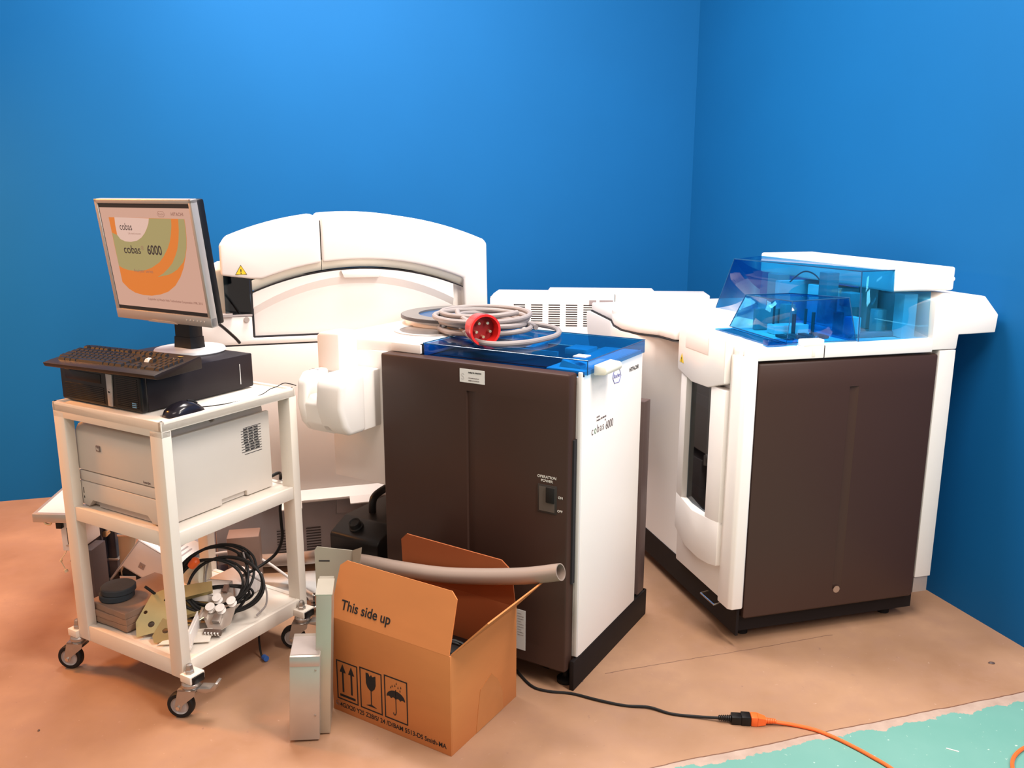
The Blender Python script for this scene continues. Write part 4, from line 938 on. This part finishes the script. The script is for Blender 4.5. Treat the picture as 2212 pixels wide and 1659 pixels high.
o = MB().box(0, .46, 0, .26, 0, .012, .002).done('plastic_sheet', pmat('white_gloss_panel', (.82, .80, .77), .3)); o.location = (-1.16, 2.91, .001); o.rotation_euler = (0, 0, rad(8)); tag(o, 'white flat sheet lying on the floor between the cart and the metal profile', 'sheet')
gb = thing('control_box', 'beige box with a black socket behind the black cable coil', 'box', (-1.02, 2.965, 0), rad(12))
MB().box(-.03, .085, 0, .09, 0, .26, .003).done('body', pmat('rosy_beige_steel', (.22, .14, .11), .5), gb); MB().box(.005, .050, -.002, .003, .175, .203).done('socket', BLACK, gb)
tb_ = thing('drain_tube', 'white plastic tube curving behind the bottom cart shelf', 'tube', (0, 0, 0))
MB().tube([(-1.28, 3.02, .06), (-1.20, 3.06, .13), (-1.08, 3.08, .155), (-.96, 3.06, .135), (-.86, 3.02, .09), (-.78, 2.98, .05), (-.70, 2.92, .04), (-.62, 2.84, .035)], .0055, 10).done('tube', pmat('white_tube', (.60, .54, .50), .4), tb_)
# small fittings beside the far right caster
fi = thing('metal_fitting', 'cluster of nickel fittings on the floor behind the right caster', 'fitting', (-.735, 2.89, 0), rad(30))
m = MB(); m.box(-.05, .05, -.02, .02, .02, .028, .002); m.cyl((-.02, -.02, .045), (-.02, .02, .045), .018); m.cyl((.02, 0, .028), (.02, 0, .07), .010, n=6); m.cyl((.02, 0, .05), (.045, .02, .06), .007, n=6); m.box(-.05, -.04, -.02, .02, 0, .02); m.box(.04, .05, -.02, .02, 0, .02); m.done('fitting', CHROME, fi, label='nickel fitting')
o = MB().tube([(-.835, 2.62, .12), (-.838, 2.60, .06), (-.828, 2.58, .012), (-.815, 2.565, .006)], .0035, 8).done('tube_end', RUBBER); tag(o, 'thin black tube hanging under the right side of the cart', 'tube')
o = MB().cyl((-.815, 2.565, .010), (-.802, 2.55, .012), .009).done('hose_connector', BLUEP); tag(o, 'small blue connector on the floor left of the right caster', 'connector')

# ================================================================ LEANING METAL PROFILES
mp_ = thing('metal_profile', 'stepped galvanised metal profile standing upright against the cardboard box', 'profile', (-.524, 2.165, 0), 0)
Tm = Matrix.Rotation(rad(3), 4, 'Y') @ Matrix.Rotation(rad(8), 4, 'Z')
m = MB(Tm); m.box(-.032, .010, .0, .12, .004, .430, .002); m.box(-.034, .012, .0, .10, .428, .431); m.done('tall_section', pmat('green_tinted_zinc', (.50, .46, .38), .40, .7, noise=.12, scale=7), mp_)
m = MB(Tm); m.box(-.100, -.018, -.028, .10, .004, .262, .002); m.done('low_section', STEEL, mp_)
MB(Tm).box(-.099, -.019, -.0295, -.027, .232, .262, .0005).box(-.098, -.02, -.02, .08, .2615, .2635).done('cap_plate', pmat('rosy_zinc', (.50, .44, .42), .35, .7, noise=.1), mp_)
for z in (.08, .22): MB(Tm).cyl((-.030, -.030, z), (-.030, -.027, z), .0028, n=10).done('rivet', DULLM, mp_)
fs = thing('metal_sheet', 'thin galvanised sheet with a bent flange behind the stepped profile', 'sheet', (-.60, 2.44, 0), 0)
m = MB(); m.prism([(0, 0), (.0, .44), (.008, .452), (.115, .440), (.115, 0)], 'xz', 0, .0025); m.loft([[(.115, 0, .30), (.117, 0, .30), (.117, 0, .44), (.115, 0, .44)], [(.128, -.028, .30), (.130, -.028, .30), (.150, -.028, .462), (.148, -.028, .462)]])
m.done('sheet', pmat('grey_green_sheet', (.40, .37, .30), .45, .4, noise=.12, scale=8), fs)
MB().box(.012, .045, -.0006, .001, .404, .408).done('slot', SEAM, fs)

# ================================================================ CARDBOARD BOX (near bottom corner is the origin)
bx = thing('cardboard_box', 'open brown cardboard box printed This side up on the floor', 'box', G('B', 0, 0), -.5515)
BW, BD, BH, T_ = .43, .34, .300, .004
def wall4(m, x0, x1, y0, y1, z0, z1): m.box(x0, x1, y0, y1, z0, z1)
m = MB(); m.box(-BW, 0, 0, T_, 0, BH, .001); fr_ = m.done('front_wall', CARD, bx)
MB().box(-T_, 0, T_, BD, 0, BH, .001).done('side_wall', CARD, bx); MB().box(-BW, -BW + T_, T_, BD, 0, BH, .001).done('side_wall', CARD, bx)
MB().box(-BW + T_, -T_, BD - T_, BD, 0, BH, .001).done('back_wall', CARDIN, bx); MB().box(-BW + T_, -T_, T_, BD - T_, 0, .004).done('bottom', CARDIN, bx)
def flap(pts, hinge, axis, ang, name, mat):
    m = MB(rot_about(hinge, axis, ang)); return m, name, mat
FZ = Matrix.Translation((0, 0, BH)) @ Matrix.Rotation(rad(-19), 4, 'X')
m = MB(FZ); m.prism([(-BW, 0), (-BW + .004, .150), (-BW + .026, .168), (-.030, .168), (-.010, .150), (-.004, 0)], 'xz', 0, T_); ff = m.done('front_flap', CARD, bx)
FB = Matrix.Translation((0, BD, BH)) @ Matrix.Rotation(rad(4), 4, 'X')
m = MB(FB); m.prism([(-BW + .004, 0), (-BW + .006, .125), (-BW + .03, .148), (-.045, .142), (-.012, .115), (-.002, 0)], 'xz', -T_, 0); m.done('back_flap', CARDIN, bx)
FRt = Matrix.Translation((0, 0, BH)) @ Matrix.Rotation(rad(43), 4, 'Y')
m = MB(FRt); m.prism([(.006, 0), (.030, .150), (BD - .06, .165), (BD - .02, .165), (BD - .004, 0)], 'yz', -T_, 0); m.done('side_flap', CARD, bx)
m = MB(Matrix.Translation((-BW, 0, BH)) @ Matrix.Rotation(rad(-172), 4, 'Y')); m.prism([(.006, 0), (.016, .15), (BD - .02, .15), (BD - .004, 0)], 'yz', 0.001, T_); m.done('side_flap', CARD, bx)
BR = Vector((1, 0, 0)); 
FU = (FZ.to_3x3() @ Vector((0, 0, 1)))
text(ff, 'box_words', 'This side up', .040, FZ @ Vector((-.394, -.0006, .030)), BR, FU, INK, .0005, .94)
text(fr_, 'box_words', '4G/X20 Y25 Z28/S/ 24 /D/BAM 5513-DS Smith-MA', .0205, (-.403, -.0005, .018), BR, ZU, INK, .0002, .895)
MB().tube([(-.4115 + .008 * cos(2 * pi * k / 20), -.0006, .026 + .008 * sin(2 * pi * k / 20)) for k in range(20)], .0006, 4, closed=True, sub=0).done('stamp_ring', INKG, fr_)
text(fr_, 'box_words', 'un', .009, (-.4165, -.0005, .022), BR, ZU, INKG)
def frame(x0, x1, z0, z1, t=.0035):
    m = MB(); y0, y1 = -.0009, .0
    m.box(x0, x1, y0, y1, z0, z0 + t); m.box(x0, x1, y0, y1, z1 - t, z1); m.box(x0, x0 + t, y0, y1, z0 + t, z1 - t); m.box(x1 - t, x1, y0, y1, z0 + t, z1 - t)
    return m.done('symbol_frame', INK, fr_)
f1 = frame(-.412, -.331, .042, .168); f2 = frame(-.322, -.240, .042, .172); f3 = frame(-.231, -.148, .042, .176)
m = MB()
for xc in (-.388, -.355): m.prism([(xc - .0115, .132), (xc, .158), (xc + .0115, .132)], 'xz', -.0009, 0); m.box(xc - .003, xc + .003, -.0009, 0, .068, .133)
m.box(-.401, -.342, -.0009, 0, .053, .060); m.done('arrow_symbol', INK, f1)
m = MB(); gx = -.281
m.prism([(gx - .018, .160), (gx - .018, .128), (gx - .013, .115), (gx - .004, .107), (gx + .004, .107), (gx + .013, .115), (gx + .018, .128), (gx + .018, .158), (gx + .006, .152), (gx + .002, .158), (gx - .004, .150), (gx - .008, .160)], 'xz', -.0009, 0)
m.box(gx - .0015, gx + .0015, -.0009, 0, .062, .110); m.prism([(gx - .020, .056), (gx - .004, .062), (gx + .004, .062), (gx + .020, .056)], 'xz', -.0009, 0); m.done('glass_symbol', INK, f2)
m = MB(); ux = -.190
up_ = [(ux + .033 * cos(pi * k / 14), .112 + .024 * sin(pi * k / 14)) for k in range(15)]
low = []
for k in range(4):
    a = ux - .033 + .0165 * k
    low += [(a + .004, .109 + .004), (a + .008, .109 + .0055), (a + .0125, .109 + .004), (a + .0165, .109)]
m.prism(up_ + low[:-1], 'xz', -.0009, 0); m.box(ux - .0012, ux + .0012, -.0009, 0, .068, .140)
m.tube([(ux, -.0006, .070), (ux - .002, -.0006, .062), (ux - .007, -.0006, .060), (ux - .010, -.0006, .066)], .0014, 4)
for a, b in ((-.012, .146), (-.002, .150), (.009, .147), (-.017, .141), (.016, .139), (.003, .158), (.019, .150)):
    m.prism([(ux + a - .0016, b), (ux + a, b + .0065), (ux + a + .0016, b), (ux + a, b - .0015)], 'xz', -.0009, 0)
m.done('umbrella_symbol', INK, f3)
m = MB(); m.prism([(.142, .128), (.20, .150), (.232, .116), (.250, .085), (.262, .055), (.262, .002), (.120, .002), (.130, .07)], 'yz', .0, .0012); m.done('tape', TAPE, bx)
# contents
ic = thing('power_cable', 'tangle of black cables inside the open cardboard box', 'cable', G('B', -.10, .12, .005), -.5515)
rnd = random.Random(4); pts_ = [(.06 * cos(2.2 * k) - .02 + .02 * rnd.random(), .07 * sin(1.3 * k) + .02, .03 + .19 * (k / 26) + .03 * sin(k * 1.9)) for k in range(27)]
MB().tube(pts_, .005, 8, sub=5).done('cable', RUBBER, ic)
MB().tube([(.055, -.04, .10), (.06, -.02, .18), (.05, .02, .245), (.02, .06, .20), (.04, .08, .1)], .003, 8).done('grey_lead', CABLEG, ic)
o = MB().box(-.14, .06, -.02, .09, 0, .17, .008).done('plastic_case', BLACK); o.location = G('B', -.19, .20, .006); o.rotation_euler = (0, 0, -.5515); tag(o, 'black plastic case half hidden in the cardboard box', 'case')

# ================================================================ HOSE
hz_ = thing('plastic_hose', 'thick taupe plastic hose lying across the cardboard box', 'hose', (0, 0, 0))
P_ = [G('B', .168, .30, .466), G('B', .05, .30, .425), G('B', -.10, .30, .386), G('B', -.25, .30, .355), G('B', -.42, .31, .330), G('B', -.60, .34, .300), (-.66, 2.83, .25), (-.76, 3.02, .16), (-.87, 3.08, .125), (-.98, 3.10, .11)]
sp_ = smooth(P_, 8)
m = MB(); m.tube(sp_, .0245, 20, sub=0, cap=False)
m.tube(sp_[:14], .0215, 20, sub=0, cap=False)
d0 = (sp_[0] - sp_[1]).normalized(); m.ring(sp_[0] - d0 * .0005, d0, .0245, .0213, .001, 24)
m.done('hose', HOSE, hz_)

# ================================================================ JERRYCAN
jc = thing('jerrycan', 'black plastic jerrycan with screw cap standing left of the dark door', 'canister', G('M', -.735, .01), -.536)
m = MB()
m.prism([(-.065, .0), (-.065, .312), (-.058, .322), (.018, .360), (.27, .360), (.33, .325), (.335, 0)], 'yz', -.240, -.020, .012, 3)
jb = m.done('body', BLACK, jc, 25)
MB().tube([(-.165, .085, .35), (-.165, .087, .395), (-.165, .105, .418), (-.165, .16, .428), (-.165, .21, .428), (-.165, .24, .415), (-.165, .245, .35)], .014, 14).done('handle', BLACK, jc)
cd_ = Vector((0, -.46, .89)).normalized()
MB().lathe([(0, 0), (.026, 0), (.026, .010), (.021, .012), (.021, .030), (.017, .032), (.013, .028), (0, .028)], (-.150, -.020, .338), cd_, 28).done('screw_cap', BLACKM, jc)

# ================================================================ CORDS ON THE FLOOR
bk = thing('mains_lead', 'black mains cord running along the floor from the dark-door machine', 'cord', (0, 0, 0))
P_ = [(-.01, 2.56, .004), (.022, 2.484, .004), (.065, 2.405, .004), (.115, 2.378, .004), (.185, 2.366, .004), (.262, 2.330, .005), (.34, 2.303, .004), (.41, 2.292, .006), (.471, 2.262, .004), (.545, 2.245, .006), (.605, 2.230, .012)]
MB().tube(P_, .0042, 8).done('cord', RUBBER, bk)
dx_ = Vector((.995, -.10, 0)).normalized()
m = MB()
for k in range(6): m.lathe([(.0065 + .0004 * k, 0), (.0075 + .0005 * k, .001), (.0075 + .0005 * k, .0035), (.0062 + .0004 * k, .005)], Vector((.603, 2.230, .013)) + dx_ * (.006 * k), dx_, 12, cap=True)
m.done('strain_relief', BLACK, bk)
T2 = Matrix.Translation((.638, 2.2265, .0)) @ Matrix.Rotation(-.10, 4, 'Z')
m = MB(T2); m.box(0, .030, -.014, .014, .001, .026, .003); m.box(.028, .055, -.016, .016, .0, .029, .003); m.done('connector', BLACK, bk)
og = thing('extension_cord', 'orange extension cord plugged into the black connector on the floor', 'cord', (0, 0, 0))
m = MB(T2); m.box(.0555, .075, -.016, .016, .0, .029, .003)
m.loft([[(.075, a * .015, .0145 + b * .013) for a, b in ((-1, -1), (1, -1), (1, 1), (-1, 1))], [(.098, a * .010, .0125 + b * .009) for a, b in ((-1, -1), (1, -1), (1, 1), (-1, 1))]])
m.done('plug', ORANGE, og)
m = MB()
for k in range(6): m.lathe([(.0085 - .0004 * k, 0), (.0095 - .0005 * k, .001), (.0095 - .0005 * k, .0032), (.0080 - .0004 * k, .0045)], Vector((.7345, 2.2165, .0125)) + dx_ * (.0052 * k), dx_, 12)
m.done('strain_relief', ORANGE, og)
MB().tube([(.755, 2.214, .011), (.81, 2.207, .006), (.868, 2.184, .005), (.915, 2.145, .005), (.955, 2.100, .005), (.985, 2.06, .005), (1.012, 2.020, .005), (1.05, 1.94, .005), (1.12, 1.80, .005), (1.25, 1.72, .005), (1.33, 1.80, .005), (1.322, 1.95, .005), (1.345, 2.03, .005), (1.392, 2.085, .005), (1.46, 2.12, .005), (1.56, 2.13, .005), (1.70, 2.10, .005)], .0052, 10).done('cord', ORANGE, og)
# specks of debris
for i, (x, y, r, mt, lb_) in enumerate([(1.574, 2.551, .008, 'dark', 'dark crumb of debris near the right wall'), (.222, 2.44, .005, 'dark', 'small dark crumb on the floor by the plinth of the dark-door machine'), (-1.35, 2.18, .004, 'dark', 'tiny dark crumb on the floor near the bottom left'), (1.22, 2.10, .014, 'white', 'thin white sliver on the green painted floor')]):
    m = MB()
    if mt == 'white': m.box(-.016, .016, -.0015, .0015, 0, .002, .0005)
    else: m.loft([[(r * 1.4 * cos(a) * k, r * .8 * sin(a) * k + .1 * r * cos(3 * a), z) for a in [2 * pi * j / 9 for j in range(9)]] for k, z in ((.8, 0), (1, r * .25), (.5, r * .6))])
    o = m.done('floor_chip', BROWN if mt == 'dark' else WHITE); o.location = (x, y, 0); o.rotation_euler = (0, 0, -.5 if i == 3 else i); tag(o, lb_, 'debris')
